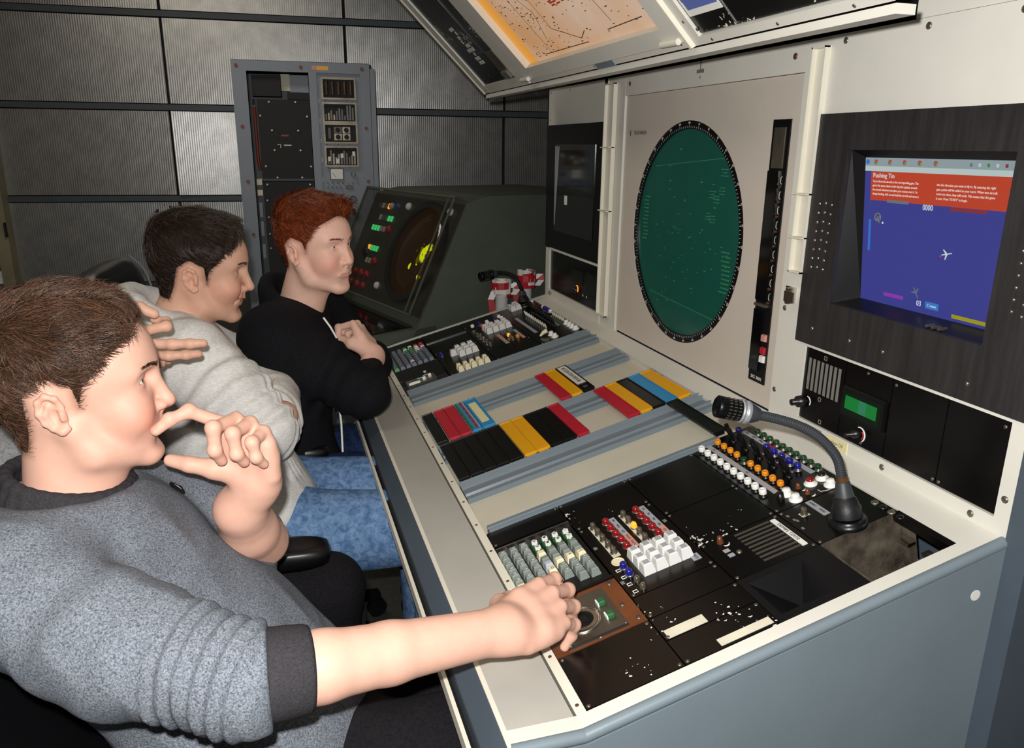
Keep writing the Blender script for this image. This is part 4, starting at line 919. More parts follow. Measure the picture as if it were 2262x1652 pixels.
O(1.158, 1.162, .02, TT, -.006, -.005).build('module_seam', 'letter_grey', b3)
lb2 = O(1.166, 1.268, .052, .20, -.006, -.0052).build('paper_label', 'white', b3)
mat('label_blue', '5a6cae', .6)
O(1.17, 1.26, .064, .08, -.0052, -.0049).build('label_band', 'label_blue', lb2)
MB(OT).add([(-1.262, .08, -.0049), (-1.225, .08, -.0049), (-1.235, .10, -.0049), (-1.262, .092, -.0049)], [(0, 1, 2, 3)]).add([(-1.215, .08, -.0049), (-1.18, .08, -.0049), (-1.185, .104, -.0049), (-1.2, .088, -.0049)], [(0, 1, 2, 3)]).build('label_band', 'label_blue', lb2)
for k in range(3): O(1.20, 1.255, .112+.012*k, .114+.012*k, -.0052, -.0049).build('label_line', 'letter_grey', lb2)
for (y, t) in ((1.286, .05), (1.262, .03), (1.24, .006), (1.06, .006), (.90, .006), (2.66, .015), (2.245, .012), (1.74, .008), (1.34, .01)): inst('screw', sc_, ovh, OT @ T(-y, t, .0003))
MB().box(1.02, 1.5, .80, 2.72, 1.63, 2.2).build('gap_shade_box', 'black_matte', ovh)  # added box, its black front stands for shade in the gap above the panel
MB().box(PX+.002, 1.0, .735, 1.05, 1.613, 2.3).build('support_post', 'cream', ovh)

# ================================================================ second radar console in the back corner
a_ = math.radians(16.5); wv = Vector((-math.sin(a_), math.cos(a_), 0)); bv = Vector((math.cos(a_), math.sin(a_), 0)); BR = Vector((.502, 2.75, .813))
ev = (bv*.195+Vector((0, 0, .41))); FL = ev.length; ev = ev.normalized()
RF = frame_m(BR, -wv, ev, (-wv).cross(ev))
mat('olive', '4c5349', .5, vary=.12, scale=6); mat('olive_face', '34332c', .45, vary=.2)
mat('plexi', '3a3730', .1, alpha=.16, spec=.8)
rc = empty('radar_cabinet', BR+bv*.4-Vector((0, 0, .813)), 'olive grey radar cabinet with amber scope behind a clear cover in the corner', 'radar cabinet')
TRp = BR+ev*FL
def cab(w0, w1):
    pts = [BR-bv*.035-Vector((0, 0, .06)), BR+bv*.06-Vector((0, 0, .16)), BR+bv*.06-Vector((0, 0, .813)), BR+bv*.95-Vector((0, 0, .813)), BR+bv*.95+Vector((0, 0, .43)), TRp+bv*.10+Vector((0, 0, .022)), TRp]
    pts += [BR]
    return [[tuple(p+wv*w) for p in pts] for w in (w0, w1)]
MB().rings(cab(-.004, .785)).build('cabinet_body', 'olive', rc)
MB(RF).box(-.775, -.005, .005, FL-.005, 0, .004).build('face_plate', 'olive_face', rc)
MB(RF).box(-.785, .0, -.008, 0, -.01, .05).box(-.785, 0, FL, FL+.008, -.01, .05).box(-.787, -.781, 0, FL, 0, .05).box(-.004, .004, 0, FL, 0, .05).box(-.785, .004, 0, FL, .048, .052).build('clear_cover', 'plexi', rc)
MB(RF).box(-.787, -.779, 0, FL, .050, .054).box(-.006, .004, 0, FL, .050, .054).box(-.787, .004, -.004, .003, .050, .054).box(-.787, .004, FL-.004, FL+.004, .050, .054).box(-.045, -.042, .005, FL, .048, .054).build('cover_edges', 'olive', rc)
mat('scope_amber', '1c0e02', .12, coat=.8, emis=.03, ecol=srgb('a05a08'))
mat('scope_glow', '8a8a10', .4, emis=1.2, ecol=srgb('c0c800'))
mat('scope_glow_soft', '6a6208', .4, emis=.22, ecol=srgb('8a8400'))
sc2 = MB(RF).ring(-.215, .235, .178, .203, .004, .02, 56).build('scope_rim', 'black_matte', rc)
MB(RF).lathe((-.215, .235, .004), (0, 0, 1), [(.18, 0), (.18, .003), (.12, .007), (.05, .009), (.001, .0095)], 48).build('scope_glass', 'scope_amber', sc2)
rr = random.Random(9)
def blob(u, v, r, mt, z, seed):
    r2 = random.Random(seed); n = 26; pts = []
    ph = [r2.uniform(0, 6) for _ in range(5)]
    for i in range(n):
        a = 2*math.pi*i/n; q = 1+sum(.22/(k+1)*math.sin((k+2)*a+ph[k]) for k in range(5))+r2.uniform(-.1, .1); pts.append((u+r*q*math.cos(a), v+r*1.1*q*math.sin(a)))
    MB(RF).prism(pts, z, z+.0006).build('radar_echo', mt, sc2)
blob(-.143, .232, .040, 'scope_glow_soft', .0125, 1); blob(-.14, .235, .026, 'scope_glow', .0132, 2); blob(-.115, .262, .016, 'scope_glow', .0132, 3); blob(-.118, .142, .009, 'scope_glow', .0132, 4); blob(-.213, .174, .009, 'scope_glow', .0132, 6); blob(-.165, .187, .004, 'scope_glow', .0132, 7)
for k in range(26): blob(-.13+rr.gauss(0, .03), .24+rr.gauss(0, .035), rr.uniform(.001, .004), 'scope_glow' if k % 2 else 'scope_glow_soft', .0137, 20+k)
mat('lamp_green', '1a4a28', .3, emis=.9, ecol=srgb('40d070')); mat('lamp_white', 'b0aea4', .3); mat('lamp_dim', '5a5a50', .4); mat('lamp_red', '8a1218', .4, emis=.05); mat('blue_knob', '1c4a80', .4)
def barlamp(u, v, mt): MB(RF).box(-u-.006, -u+.006, v-.012, v+.012, .004, .010, .001).build('bar_lamp', mt, rc)
def rlamp(u, v, mt, r=.014, nm='round_lamp'): MB(RF).lathe((-u, v, .004), (0, 0, 1), [(r, 0), (r, .006), (r*.7, .012), (r*.1, .014)], 14).build(nm, mt, rc)
for k, mt in enumerate(('lamp_dim', 'lamp_white', 'lamp_dim', 'amber_lit')): barlamp(.68-.028*k, .396, mt)
rlamp(.572, .399, 'lamp_white'); rlamp(.508, .402, 'blue_knob'); rlamp(.42, .408, 'white', .016, 'knob'); rlamp(.075, .41, 'white', .015, 'knob'); rlamp(.433, .062, 'white', .015, 'knob')
for k, mt in enumerate(('lamp_white', 'lamp_dim', 'lamp_dim', 'lamp_green', 'lamp_green')): barlamp(.64-.028*k, .344, mt)
for k, mt in enumerate(('lamp_green', 'lamp_green', 'lamp_green', 'lamp_white', 'lamp_white')): barlamp(.675-.028*k, .295, mt)
rlamp(.519, .299, 'lamp_red', .018)
for k, mt in enumerate(('amber_lit', 'lamp_green', 'lamp_green', 'lamp_green')): barlamp(.64-.027*k, .207, mt)
for k in range(2): barlamp(.615-.03*k, .151, 'lamp_white')
rlamp(.538, .155, 'lamp_red', .018)
for k in range(3): rlamp(.675-.057*k, .092, 'lamp_red', .017); rlamp(.681-.062*k, .042, 'lamp_red', .017)
rlamp(.655, .185, 'black_plastic', .025, 'knob')
# shelf in front of the face
sh = MB().rings([[tuple(BR-bv*k+Vector((0, 0, z))+wv*w) for (k, z) in ((-.06, -.03), (.36, -.055), (.36, -.10), (-.06, -.12))] for w in (-.004, .785)]).build('writing_shelf', 'olive', rc)
MB().rings([[tuple(BR-bv*k+Vector((0, 0, z))+wv*w) for (k, z) in ((-.0, -.0275), (.33, -.0465), (.33, -.0485), (0, -.0295))] for w in (.03, .76)]).build('shelf_glass', 'dark_glass', sh)
# ================================================================ signed-distance sculpting for the people
f32 = np.float32
class SDF:
    def __init__(s, lo, hi, res):
        s.lo = np.array(lo, float); s.res = res
        s.n = np.ceil((np.array(hi)-s.lo)/res).astype(int)+1
        s.ax = [(s.lo[i]+res*np.arange(s.n[i])).astype(f32) for i in range(3)]
        s.phi = np.full(s.n, .08, f32)
    def sub(s, lo, hi):
        a = np.clip(np.floor((np.array(lo)-s.lo)/s.res).astype(int), 0, s.n); b = np.clip(np.ceil((np.array(hi)-s.lo)/s.res).astype(int)+1, 0, s.n)
        if (b <= a).any(): return None
        sl = tuple(slice(i, j) for i, j in zip(a, b))
        X = s.ax[0][sl[0]][:, None, None]; Y = s.ax[1][sl[1]][None, :, None]; Z = s.ax[2][sl[2]][None, None, :]
        return sl, X, Y, Z
    def put(s, sl, d, k, mode='u'):
        a = s.phi[sl]
        if mode == 'u':
            if k <= 0: s.phi[sl] = np.minimum(a, d); return
            h = np.maximum(k-np.abs(a-d), 0)/k; s.phi[sl] = np.minimum(a, d)-h*h*k*.25
        else:
            d = -d; h = np.maximum(k-np.abs(a-d), 0)/k if k > 0 else 0; s.phi[sl] = np.maximum(a, d)+h*h*k*.25
    def cap(s, a, b, ra, rb=None, k=.012, mode='u'):
        rb = ra if rb is None else rb; a = np.array(a, float); b = np.array(b, float); R = max(ra, rb)+k+2*s.res+.02
        q = s.sub(np.minimum(a, b)-R, np.maximum(a, b)+R)
        if not q: return
        sl, X, Y, Z = q; ab = b-a; L = max(float(ab@ab), 1e-12)
        t = np.clip(((X-a[0])*ab[0]+(Y-a[1])*ab[1]+(Z-a[2])*ab[2])/L, 0, 1)
        d = np.sqrt((X-a[0]-t*ab[0])**2+(Y-a[1]-t*ab[1])**2+(Z-a[2]-t*ab[2])**2)-(ra+(rb-ra)*t)
        s.put(sl, d.astype(f32), k, mode)
    def chain(s, pts, rads, k=.012):
        for i in range(len(pts)-1): s.cap(pts[i], pts[i+1], rads[i], rads[i+1], k)
    def ell(s, c, r, R=None, k=.012, mode='u'):
        c = np.array(c, float); r = np.array(r, float); m = r.max()+k+2*s.res+.02
        q = s.sub(c-m, c+m)
        if not q: return
        sl, X, Y, Z = q; x, y, z = X-c[0], Y-c[1], Z-c[2]
        if R is not None:
            R = np.array(R); x, y, z = (R[0, 0]*x+R[1, 0]*y+R[2, 0]*z), (R[0, 1]*x+R[1, 1]*y+R[2, 1]*z), (R[0, 2]*x+R[1, 2]*y+R[2, 2]*z)
        k0 = np.sqrt((x/r[0])**2+(y/r[1])**2+(z/r[2])**2); k1 = np.sqrt((x/r[0]**2)**2+(y/r[1]**2)**2+(z/r[2]**2)**2)+1e-9
        s.put(sl, (k0*(k0-1)/k1).astype(f32), k, mode)
    def warp(s, f): s.phi += f(s.ax[0][:, None, None], s.ax[1][None, :, None], s.ax[2][None, None, :]).astype(f32)
    def mesh(s):
        p = s.phi; ins = p < 0; nx, ny, nz = p.shape
        cnt = np.zeros((nx-1, ny-1, nz-1), np.uint8); offs = [(i, j, k) for i in (0, 1) for j in (0, 1) for k in (0, 1)]
        for i, j, k in offs: cnt += ins[i:nx-1+i, j:ny-1+j, k:nz-1+k]
        act = np.argwhere((cnt > 0) & (cnt < 8)); idx = np.full(cnt.shape, -1, np.int32); idx[act[:, 0], act[:, 1], act[:, 2]] = np.arange(len(act))
        cv = np.stack([p[act[:, 0]+i, act[:, 1]+j, act[:, 2]+k] for i, j, k in offs], 1)
        acc = np.zeros((len(act), 3)); num = np.zeros(len(act))
        for a in range(8):
            for b in range(a+1, 8):
                if sum(abs(offs[a][q]-offs[b][q]) for q in range(3)) != 1: continue
                va, vb = cv[:, a], cv[:, b]; m = (va < 0) != (vb < 0); t = np.where(m, va/np.where(m, va-vb, 1), 0)
                acc += np.where(m[:, None], np.array(offs[a])+t[:, None]*(np.array(offs[b])-np.array(offs[a])), 0); num += m
        V = s.lo+(act+acc/num[:, None])*s.res
        F = []
        for axn in range(3):
            o1, o2 = [(1, 2), (2, 0), (0, 1)][axn]
            a = [slice(None)]*3; b = [slice(None)]*3; a[axn] = slice(0, -1); b[axn] = slice(1, None)
            ed = np.argwhere(ins[tuple(a)] != ins[tuple(b)])
            ok = (ed[:, o1] > 0) & (ed[:, o2] > 0) & (ed[:, o1] < p.shape[o1]-1) & (ed[:, o2] < p.shape[o2]-1); ed = ed[ok]
            def at(d1, d2):
                q = ed.copy(); q[:, o1] -= d1; q[:, o2] -= d2; return idx[q[:, 0], q[:, 1], q[:, 2]]
            Q = np.stack([at(1, 1), at(0, 1), at(0, 0), at(1, 0)], 1); fl = ~ins[ed[:, 0], ed[:, 1], ed[:, 2]]
            Q[fl] = Q[fl][:, ::-1]; F.append(Q)
        F = np.concatenate(F); return V, F[(F >= 0).all(1)]
def np_mesh(name, V, F, mats, tint=None, mi=None, smooth=True):
    me = bpy.data.meshes.new(name); k = F.shape[1]
    me.vertices.add(len(V)); me.vertices.foreach_set('co', V.astype(f32).ravel()); me.loops.add(F.size); me.loops.foreach_set('vertex_index', F.astype(np.int32).ravel())
    me.polygons.add(len(F)); me.polygons.foreach_set('loop_start', np.arange(0, F.size, k, dtype=np.int32)); me.polygons.foreach_set('use_smooth', np.full(len(F), smooth))
    if mi is not None: me.polygons.foreach_set('material_index', mi.astype(np.int32))
    me.update(calc_edges=True); me.validate()
    if tint is not None:
        ca = me.color_attributes.new('tint', 'FLOAT_COLOR', 'POINT'); ca.data.foreach_set('color', np.concatenate([tint, np.ones((len(tint), 1))], 1).astype(f32).ravel())
    for m_ in mats: me.materials.append(MATS[m_])
    return me
def vnoise(seed, n=7, f0=20., f1=70.):
    r = np.random.RandomState(seed); K = r.randn(n, 3); K /= np.linalg.norm(K, axis=1)[:, None]; K *= r.uniform(f0, f1, n)[:, None]; ph = r.uniform(0, 6.28, n)
    return lambda X, Y, Z: sum(np.sin(K[i, 0]*X+K[i, 1]*Y+K[i, 2]*Z+ph[i]) for i in range(n))/n
def poly_sd(px, pz, poly):
    d = np.full(np.broadcast(px, pz).shape, 1e9, f32); ins = np.zeros(d.shape, bool); n = len(poly)
    for i in range(n):
        (x0, z0), (x1, z1) = poly[i], poly[(i+1) % n]; ex, ez = x1-x0, z1-z0
        t = np.clip(((px-x0)*ex+(pz-z0)*ez)/(ex*ex+ez*ez), 0, 1); d = np.minimum(d, np.hypot(px-x0-t*ex, pz-z0-t*ez))
        c = (z0 > pz) != (z1 > pz); ins ^= c & (px < (x1-x0)*(pz-z0)/((z1-z0) if z1 != z0 else 1e-9)+x0)
    return np.where(ins, d, -d)
def arr(M): return np.array(M)
def xf(V, M): M = arr(M); return V@M[:3, :3].T+M[:3, 3]
# ---------------------------------------------------------------- head
def head(M, neck, res=.0017, eye=.0042, smile=0., full=1., hair=None, seed=0, gaze=(1, 0, 0), nose=1., ear=-.008):
    """head in its own frame (x forward, y left, z up, origin between the ears); neck = neck base in world"""
    nb = np.array(M.inverted() @ Vector(neck))
    lo = np.minimum([-.15, -.11, -.16], nb-.075); hi = np.maximum([.15, .11, .175], nb+.075)
    g = SDF(lo, hi, res)
    g.ell((-.014, 0, .044), (.097, .077, .088), k=0)
    g.ell((.044, 0, .050), (.054, .063, .060), k=.03)
    g.ell((.040, 0, -.018), (.050, .060, .072), k=.02)
    g.ell((.026, 0, -.058), (.058, .053*full, .036), k=.02)
    for s in (1, -1):
        g.cap((-.004, s*.058, -.028), (.016, s*.052*full, -.064), .015, .016, k=.022)
        g.cap((.016, s*.052*full, -.064), (.074, s*.016, -.086), .015, .013, k=.02)
        g.ell((.062, s*.037, -.018), (.028, .027*full, .030), k=.018)
        g.cap((.0835, s*.010, .0415), (.069, s*.045, .0415), .0105, .009, k=.016)
    g.ell((.0740, 0, -.086), (.0200, .022, .0165), k=.018)
    g.ell((.072, 0, -.045), (.0215, .034, .028), k=.018)
    gp = g.phi.copy()
    # neck
    g.cap((-.020, 0, -.03), nb, .052, .057, k=.03)
    g.cap((.02, 0, -.055), nb+np.array([.02, 0, .0]), .030, .042, k=.03)
    for s in (1, -1):
        g.ell((.0945, s*.031, .0245), (.0170, .0200, .0105), k=.016, mode='s')
    # nose
    g.cap((.0890, 0, .030), (.1035*nose, 0, -.009), .0072, .0082, k=.012)
    g.ell((.1045*nose, 0, -.0160), (.0105, .0105, .0088), k=.008)
    g.cap((.1005, 0, -.0215), (.095, 0, -.029), .0042, .0042, k=.008)
    for s in (1, -1):
        g.ell((.0945, s*.0125, -.0185), (.0115, .0068, .0072), k=.006)
        g.ell((.1000, s*.0062, -.0262), (.0048, .0030, .0034), k=.003, mode='s')
    # lips
    up = -.0440+.002*smile; w = .0235+.006*smile; lz = -.0492; cx = .0900-.005*smile; cz = lz+.0085*smile
    g.cap((.0930, -.005, up), (.0930, .005, up), .0052, .0052, k=.008)
    for s in (1, -1):
        g.cap((.0930, s*.005, up), (cx, s*w, cz), .0052, .0024, k=.008)
        g.cap((.0925, s*.002, -.0548-.006*smile), (cx, s*w*.92, cz-.001), .0060, .0024, k=.008)
        g.cap((.0980, s*.000, lz-.0015*smile), (.0970, s*.010, lz+.001*smile), .0021+.0026*smile, .0020+.0026*smile, k=.0010, mode='s')
        g.cap((.0970, s*.010, lz+.001*smile), (cx+.0020, s*w*1.06, cz), .0020+.0026*smile, .0014, k=.0010, mode='s')
        if smile: g.ell((.069, s*.041, -.015), (.020, .017, .017), k=.012); g.cap((.093, s*.021, -.020), (.080, s*.037, -.048), .0016, .0012, k=.008, mode='s')
    g.ell((.0965, 0, -.0690), (.0070, .020, .0055), k=.018, mode='s')
    if smile:
        for s in (1, -1): g.cap((.0890, 0, lz+.0022), (.0790, s*.026, lz+.0085), .0044, .0034, k=0)
    # eyes and lids
    for s in (1, -1):
        c = np.array([.0700, s*.0315, .0245])
        g.ell(c, (.0140, .0152, .0140), k=.007)
        g.cap(c+np.array([.0105, -s*.010, .0062]), c+np.array([.0065, s*.0125, .0058]), .0022, .0024, k=.004)
        g.ell(c+np.array([.0135, s*.0010, -.0004]), (.0112, .0140, eye), k=.0012, mode='s')
        g.ell(c, (.0126,)*3, k=0)
    # ears
    for s in (1, -1):
        R = np.array(Matrix.Rotation(math.radians(-14), 3, 'Y') @ Matrix.Rotation(math.radians(s*22), 3, 'Z'))
        e0 = np.array([ear, s*.0785, .003])
        L = lambda a, b, c_=0.: e0+R@np.array([a*.84, s*c_*.84, b*.84])
        g.ell(L(0, 0, 0), (.0148, .0042, .0240), R, k=.007)
        rim = [L(.014, .010, -.002), L(.012, .024, .003), L(.001, .0315, .006), L(-.012, .025, .008), L(-.0175, .008, .009), L(-.015, -.009, .008), L(-.008, -.020, .005), L(.002, -.0275, .003), L(.010, -.026, .0)]
        g.chain(rim, [.003, .0034, .0036, .0036, .0036, .0032, .0036, .0054, .004], k=.004)
        g.chain([L(-.002, .016, .005), L(-.009, .004, .006), L(-.006, -.010, .005)], [.003, .0035, .003], k=.005)
        g.ell(L(.004, -.003, .008), (.0072, .0064, .0098), R, k=.0035, mode='s')
        g.cap(L(.0135, .000, .004), L(.012, -.008, .004), .0040, .0040, k=.004)
    V, F = g.mesh()
    # tints
    x, y, z = V.T; ay = np.abs(y); tint = np.ones((len(V), 3))
    def blend(wt, c): tint[:] = tint*(1-wt[:, None])+np.array(c)*wt[:, None]*tint
    G = lambda cx, cy, cz, sx, sy, sz: np.exp(-((x-cx)/sx)**2-((ay-cy)/sy)**2-((z-cz)/sz)**2)
    blend(.85*G(.070, .045, -.020, .04, .024, .026), (1, .72, .68)); blend(.4*G(.113, 0, -.017, .02, .014, .014), (1, .80, .76))
    blend(.5*G(-.01, .09, .004, .03, .012, .04), (1, .76, .72))
    lip = np.clip(1.6*np.exp(-((z-(-.0490+.010*smile*(ay/w)**2))/(.0085+.003*smile))**2-(ay/(w*.95))**4)*(x > .076)-.3, 0, 1); blend(lip*.75, (.86, .60, .58))
    blend(.30*G(.08, .025, -.075, .06, .05, .022), (.93, .92, .93))
    if hair:
        sdv = poly_sd(x, z, hair['poly']); blend(np.clip((sdv+.002)/.014, 0, 1)*.8*(ay < .083), hair.get('scalp', (.30, .23, .18)))
    fc = V[F].mean(1); mi = np.zeros(len(F), int)
    gz = np.array(gaze)/np.linalg.norm(gaze)
    for s in (1, -1):
        c = np.array([.0700, s*.0315, .0245]); dv_ = fc-c; r = np.linalg.norm(dv_, axis=1); on = (r < .01285) & (fc[:, 0] > c[0]+.004); mi[on] = 1
        ca = (dv_@gz)/r; mi[on & (ca > .885)] = 2; mi[on & (ca > .975)] = 3
    if smile:
        ta, tb = np.array((.0890, 0, lz+.0022)), np.array((.0790, .026, lz+.0085)); q = fc*[1, 0, 1]+np.abs(fc)*[0, 1, 0]
        tt = np.clip(((q-ta)@(tb-ta))/((tb-ta)@(tb-ta)), 0, 1); mi[(np.linalg.norm(q-ta-tt[:, None]*(tb-ta), axis=1) < .0047-.0010*tt)] = 1
    out = dict(V=xf(V, M), F=F, tint=tint, mi=mi, loc=V)
    if hair:
        h = SDF(lo, hi, max(res, .002)) if res < .002 else SDF(lo, hi, res)
        # skull only, resampled on the hair grid
        h.ell((-.014, 0, .044), (.097, .077, .088), k=0); h.ell((.044, 0, .050), (.054, .063, .060), k=.03); h.ell((.040, 0, -.018), (.050, .060, .072), k=.02)
        h.cap((-.020, 0, -.03), nb, .052, .057, k=.03)
        X = h.ax[0][:, None, None]; Y = h.ax[1][None, :, None]; Z = h.ax[2][None, None, :]
        sd = poly_sd(X+0*Z, Z+0*X, hair['poly'])-hair.get('inset', .008)
        frac = np.clip((Z-hair.get('z0', .02))/.09, 0, 1)
        th = hair['side']+(hair['top']-hair['side'])*frac*frac*(3-2*frac)
        fr = hair.get('quiff', 0)*np.exp(-((X-.085)/.045)**2-((Z-.115)/.05)**2)
        nz1 = vnoise(seed+3, 9, 60, 190)(X*1.0, Y*1.6, Z); 
        t = np.clip(sd/hair.get('fade', .02), -1, 1); thick = np.where(t > 0, (th+fr)*np.sqrt(np.maximum(t, 0)), 0)+np.where(t < 0, .03*t, 0)-.0006
        h.phi = (h.phi-thick+nz1*hair.get('lump', .003)*np.clip(t, 0, 1)).astype(f32)
        HV, HF = h.mesh()
        out['hair'] = (HV, HF, lo, hi)
    return out
def strands(HV, HF, n, L, flow, seed, width=.0008, lift=.35, keep=None, spread=.35, zfade=None):
    r = np.random.RandomState(seed); A, B, Cq = HV[HF[:, 0]], HV[HF[:, 1]], HV[HF[:, 2]]
    N = np.cross(B-A, Cq-A); ar = np.linalg.norm(N, axis=1)+1e-12; N /= ar[:, None]
    c = HV[HF].mean(1)
    ok = np.ones(len(c), bool) if keep is None else keep(c, N); ids = np.where(ok)[0]; p = ar[ids]/ar[ids].sum()
    k = r.choice(ids, n, p=p); P0 = c[k]+r.uniform(-.001, .001, (n, 3)); n0 = N[k]
    fl = flow(P0); cl = np.stack([vnoise(seed+q, 6, 40, 130)(P0[:, 0], P0[:, 1], P0[:, 2]) for q in range(3)], 1)
    d = fl+cl*spread*1.6+r.randn(n, 3)*spread*.35; d -= n0*(d*n0).sum(1)[:, None]; d /= np.linalg.norm(d, axis=1)[:, None]+1e-9
    ln = (L(P0) if callable(L) else L)*r.uniform(.6, 1.2, n)
    S = 4; V = np.zeros((n, S*3, 3)); side = np.cross(d, n0)
    P0 = P0-n0*.002
    for i in range(S):
        t = i/(S-1); pt = P0+(d*t+n0*(lift*(t-.75*t*t)))*ln[:, None]
        w = width*(1-.85*t)
        V[:, i*3] = pt+side*w[:, None] if hasattr(w, 'shape') else pt+side*w; V[:, i*3+1] = pt-side*w; V[:, i*3+2] = pt+n0*w*.8
    f = []
    for i in range(S-1):
        for j in range(3): jj = (j+1) % 3; f.append((i*3+j, i*3+jj, (i+1)*3+jj, (i+1)*3+j))
    Fq = (np.arange(n)[:, None, None]*S*3+np.array(f)[None]).reshape(-1, 4)
    tn = np.repeat((.5+1.9*r.uniform(0, 1, (n, 1))**2)*(1+r.uniform(-.08, .08, (n, 3))), S*3, axis=0)
    return V.reshape(-1, 3), Fq, tn
# ---------------------------------------------------------------- hand
HB = [((.090, .031, .000), (.043, .025, .021), .0090), ((.094, .010, .003), (.047, .029, .022), .0092), ((.089, -.011, .001), (.043, .027, .021), .0088), ((.078, -.030, -.004), (.034, .020, .019), .0080)]
def hand(g, wrist, fwd, dors, side, curls, spread=(0, 0, 0, 0), thumb=None, k=1., wr=.026, scale=1.0):
    """adds a hand to SDF g; side +1 right, -1 left; curls: per finger (mcp, pip, dip) degrees; thumb: three local points after the base"""
    w = Vector(wrist); fx = Vector(fwd).normalized(); dz = Vector(dors); dz = (dz-fx*dz.dot(fx)).normalized(); ly = dz.cross(fx)*side
    H = lambda p: np.array(w+(fx*p[0]+ly*p[1]+dz*p[2])*scale)
    nails = []
    for i, (b, ls, r) in enumerate(HB):
        g.cap(H((.004, b[1]*.55, -.001)), H((b[0]*.55, b[1]*.85, -.001)), .0135*scale, .0130*scale, k=.014); g.cap(H((b[0]*.55, b[1]*.85, -.001)), H(b), .0125*scale, .0100*scale, k=.010)
    g.ell(H((.048, .002, -.007)), np.array((.040, .034, .013))*scale, arr(Matrix((fx, ly, dz)).transposed()), k=.012)
    g.cap(H((.015, -.028, -.008)), H((.060, -.034, -.008)), .012*scale, .010*scale, k=.012)
    for i, (b, ls, r) in enumerate(HB):
        p = Vector(b); a = 0; sp = math.radians(spread[i])
        for j in range(3):
            a += math.radians(curls[i][j]); q = p+Vector((math.cos(a)*math.cos(sp), math.sin(sp), -math.sin(a)*math.cos(sp)))*ls[j]
            r0 = r*(1-.07*j); g.cap(H(p), H(q), r0*scale*1.03, r0*.92*scale, k=.0022 if j == 0 else .005)
            if j < 2: g.ell(H(q+Vector((math.sin(a)*.002, 0, math.cos(a)*.002))), np.full(3, r0*1.0*scale), k=.004)
            p = q
        nrm = Vector((math.sin(a), 0, math.cos(a))); nails.append((H(p+nrm*r*.72-Vector((math.cos(a), 0, -math.sin(a)))*.001), np.array(fx*nrm[0]+dz*nrm[2])))
    T0 = [(.016, .020, -.010)]+list(thumb or [(.050, .046, -.018), (.080, .060, -.022), (.104, .064, -.022)])
    rr = [.0155, .0125, .0105, .0085]
    for j in range(3): g.cap(H(T0[j]), H(T0[j+1]), rr[j]*scale, rr[j+1]*scale, k=.012 if j == 0 else .004)
    g.cap(H((.03, .022, -.010)), H(T0[1]), .012*scale, .011*scale, k=.012)
    g.ell(H((-.004, 0, -.001)), np.array((.030, wr, wr*.78))*scale, arr(Matrix((fx, ly, dz)).transposed()), k=.016)
    return H, nails
def tint_nails(V, tint, nails, r=.0062):
    for c, n in nails:
        d = V-c; m = (np.linalg.norm(d, axis=1) < r) & (((d@n)) > -.002); tint[m] *= (1.0, .86, .84)
def merge(parts):
    V, F, Tn, Mi, o = [], [], [], [], 0
    for p in parts:
        V.append(p['V']); F.append(p['F']+o); Tn.append(p.get('tint', np.ones((len(p['V']), 3)))); Mi.append(p.get('mi', np.zeros(len(p['F']), int))); o += len(p['V'])
    return np.concatenate(V), np.concatenate(F), np.concatenate(Tn), np.concatenate(Mi)
def facing(pos, yaw, pitch, roll=0):
    return T(*pos) @ RZ(yaw) @ Matrix.Rotation(math.radians(-pitch), 4, 'Y') @ Matrix.Rotation(math.radians(roll), 4, 'X')
def skin_mat(name, col): return mat(name, col, .55, vcol=True, sss=.12, bump=.05, bscale=900, vary=.05, scale=60, spec=.35)
skin_mat('skin_a', 'd9aa95'); skin_mat('skin_b', 'd2a48c'); skin_mat('skin_c', 'e3b8a4')
mat('eye_white', 'd8d2cc', .15); mat('iris', '46443c', .1); mat('pupil', '0a0808', .08)
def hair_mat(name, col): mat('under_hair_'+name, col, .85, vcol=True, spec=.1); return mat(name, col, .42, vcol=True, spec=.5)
hair_mat('hair_brown', '4a3224'); hair_mat('hair_dark', '2e2118'); hair_mat('hair_red', '7c3a1c')
def knit(name, c1, c2, scale, bump=.3, rough=.9, stretch=(1, 1, 1)):
    m = mat(name, c1, rough, spec=.15); N = m.node_tree.nodes; L = m.node_tree.links; b = N['Principled BSDF']
    tc = N.new('ShaderNodeTexCoord'); mp = N.new('ShaderNodeMapping'); mp.inputs['Scale'].default_value = stretch; L.new(tc.outputs['Object'], mp.inputs['Vector'])
    n = N.new('ShaderNodeTexNoise'); n.inputs['Scale'].default_value = scale; n.inputs['Detail'].default_value = 3; n.inputs['Roughness'].default_value = .7; n.inputs['Distortion'].default_value = .6; L.new(mp.outputs[0], n.inputs['Vector'])
    r = N.new('ShaderNodeValToRGB'); r.color_ramp.elements[0].position = .36; r.color_ramp.elements[0].color = (*srgb(c1), 1); r.color_ramp.elements[1].position = .62; r.color_ramp.elements[1].color = (*srgb(c2), 1)
    L.new(n.outputs['Fac'], r.inputs[0]); L.new(r.outputs[0], b.inputs['Base Color'])
    bp = N.new('ShaderNodeBump'); bp.inputs['Strength'].default_value = bump; bp.inputs['Distance'].default_value = .002; L.new(n.outputs['Fac'], bp.inputs['Height']); L.new(bp.outputs[0], b.inputs['Normal'])
    return m
knit('heather', '444951', '828890', 460, .35); knit('hoodie_grey', 'c4c3bf', 'dddbd7', 120, .2, stretch=(1, 1, 4)); knit('black_cloth', '0e0e11', '17171b', 300, .3); knit('charcoal_rib', '2c2a2d', '3a383b', 400, .3)
knit('denim_light', '446590', '7390b4', 60, .12); knit('denim_dark', '121d36', '22345a', 40, .1); knit('trouser_black', '121114', '1c1a1d', 200, .2); knit('sweater_grey', '6e6d70', '8b8a8c', 200, .3)

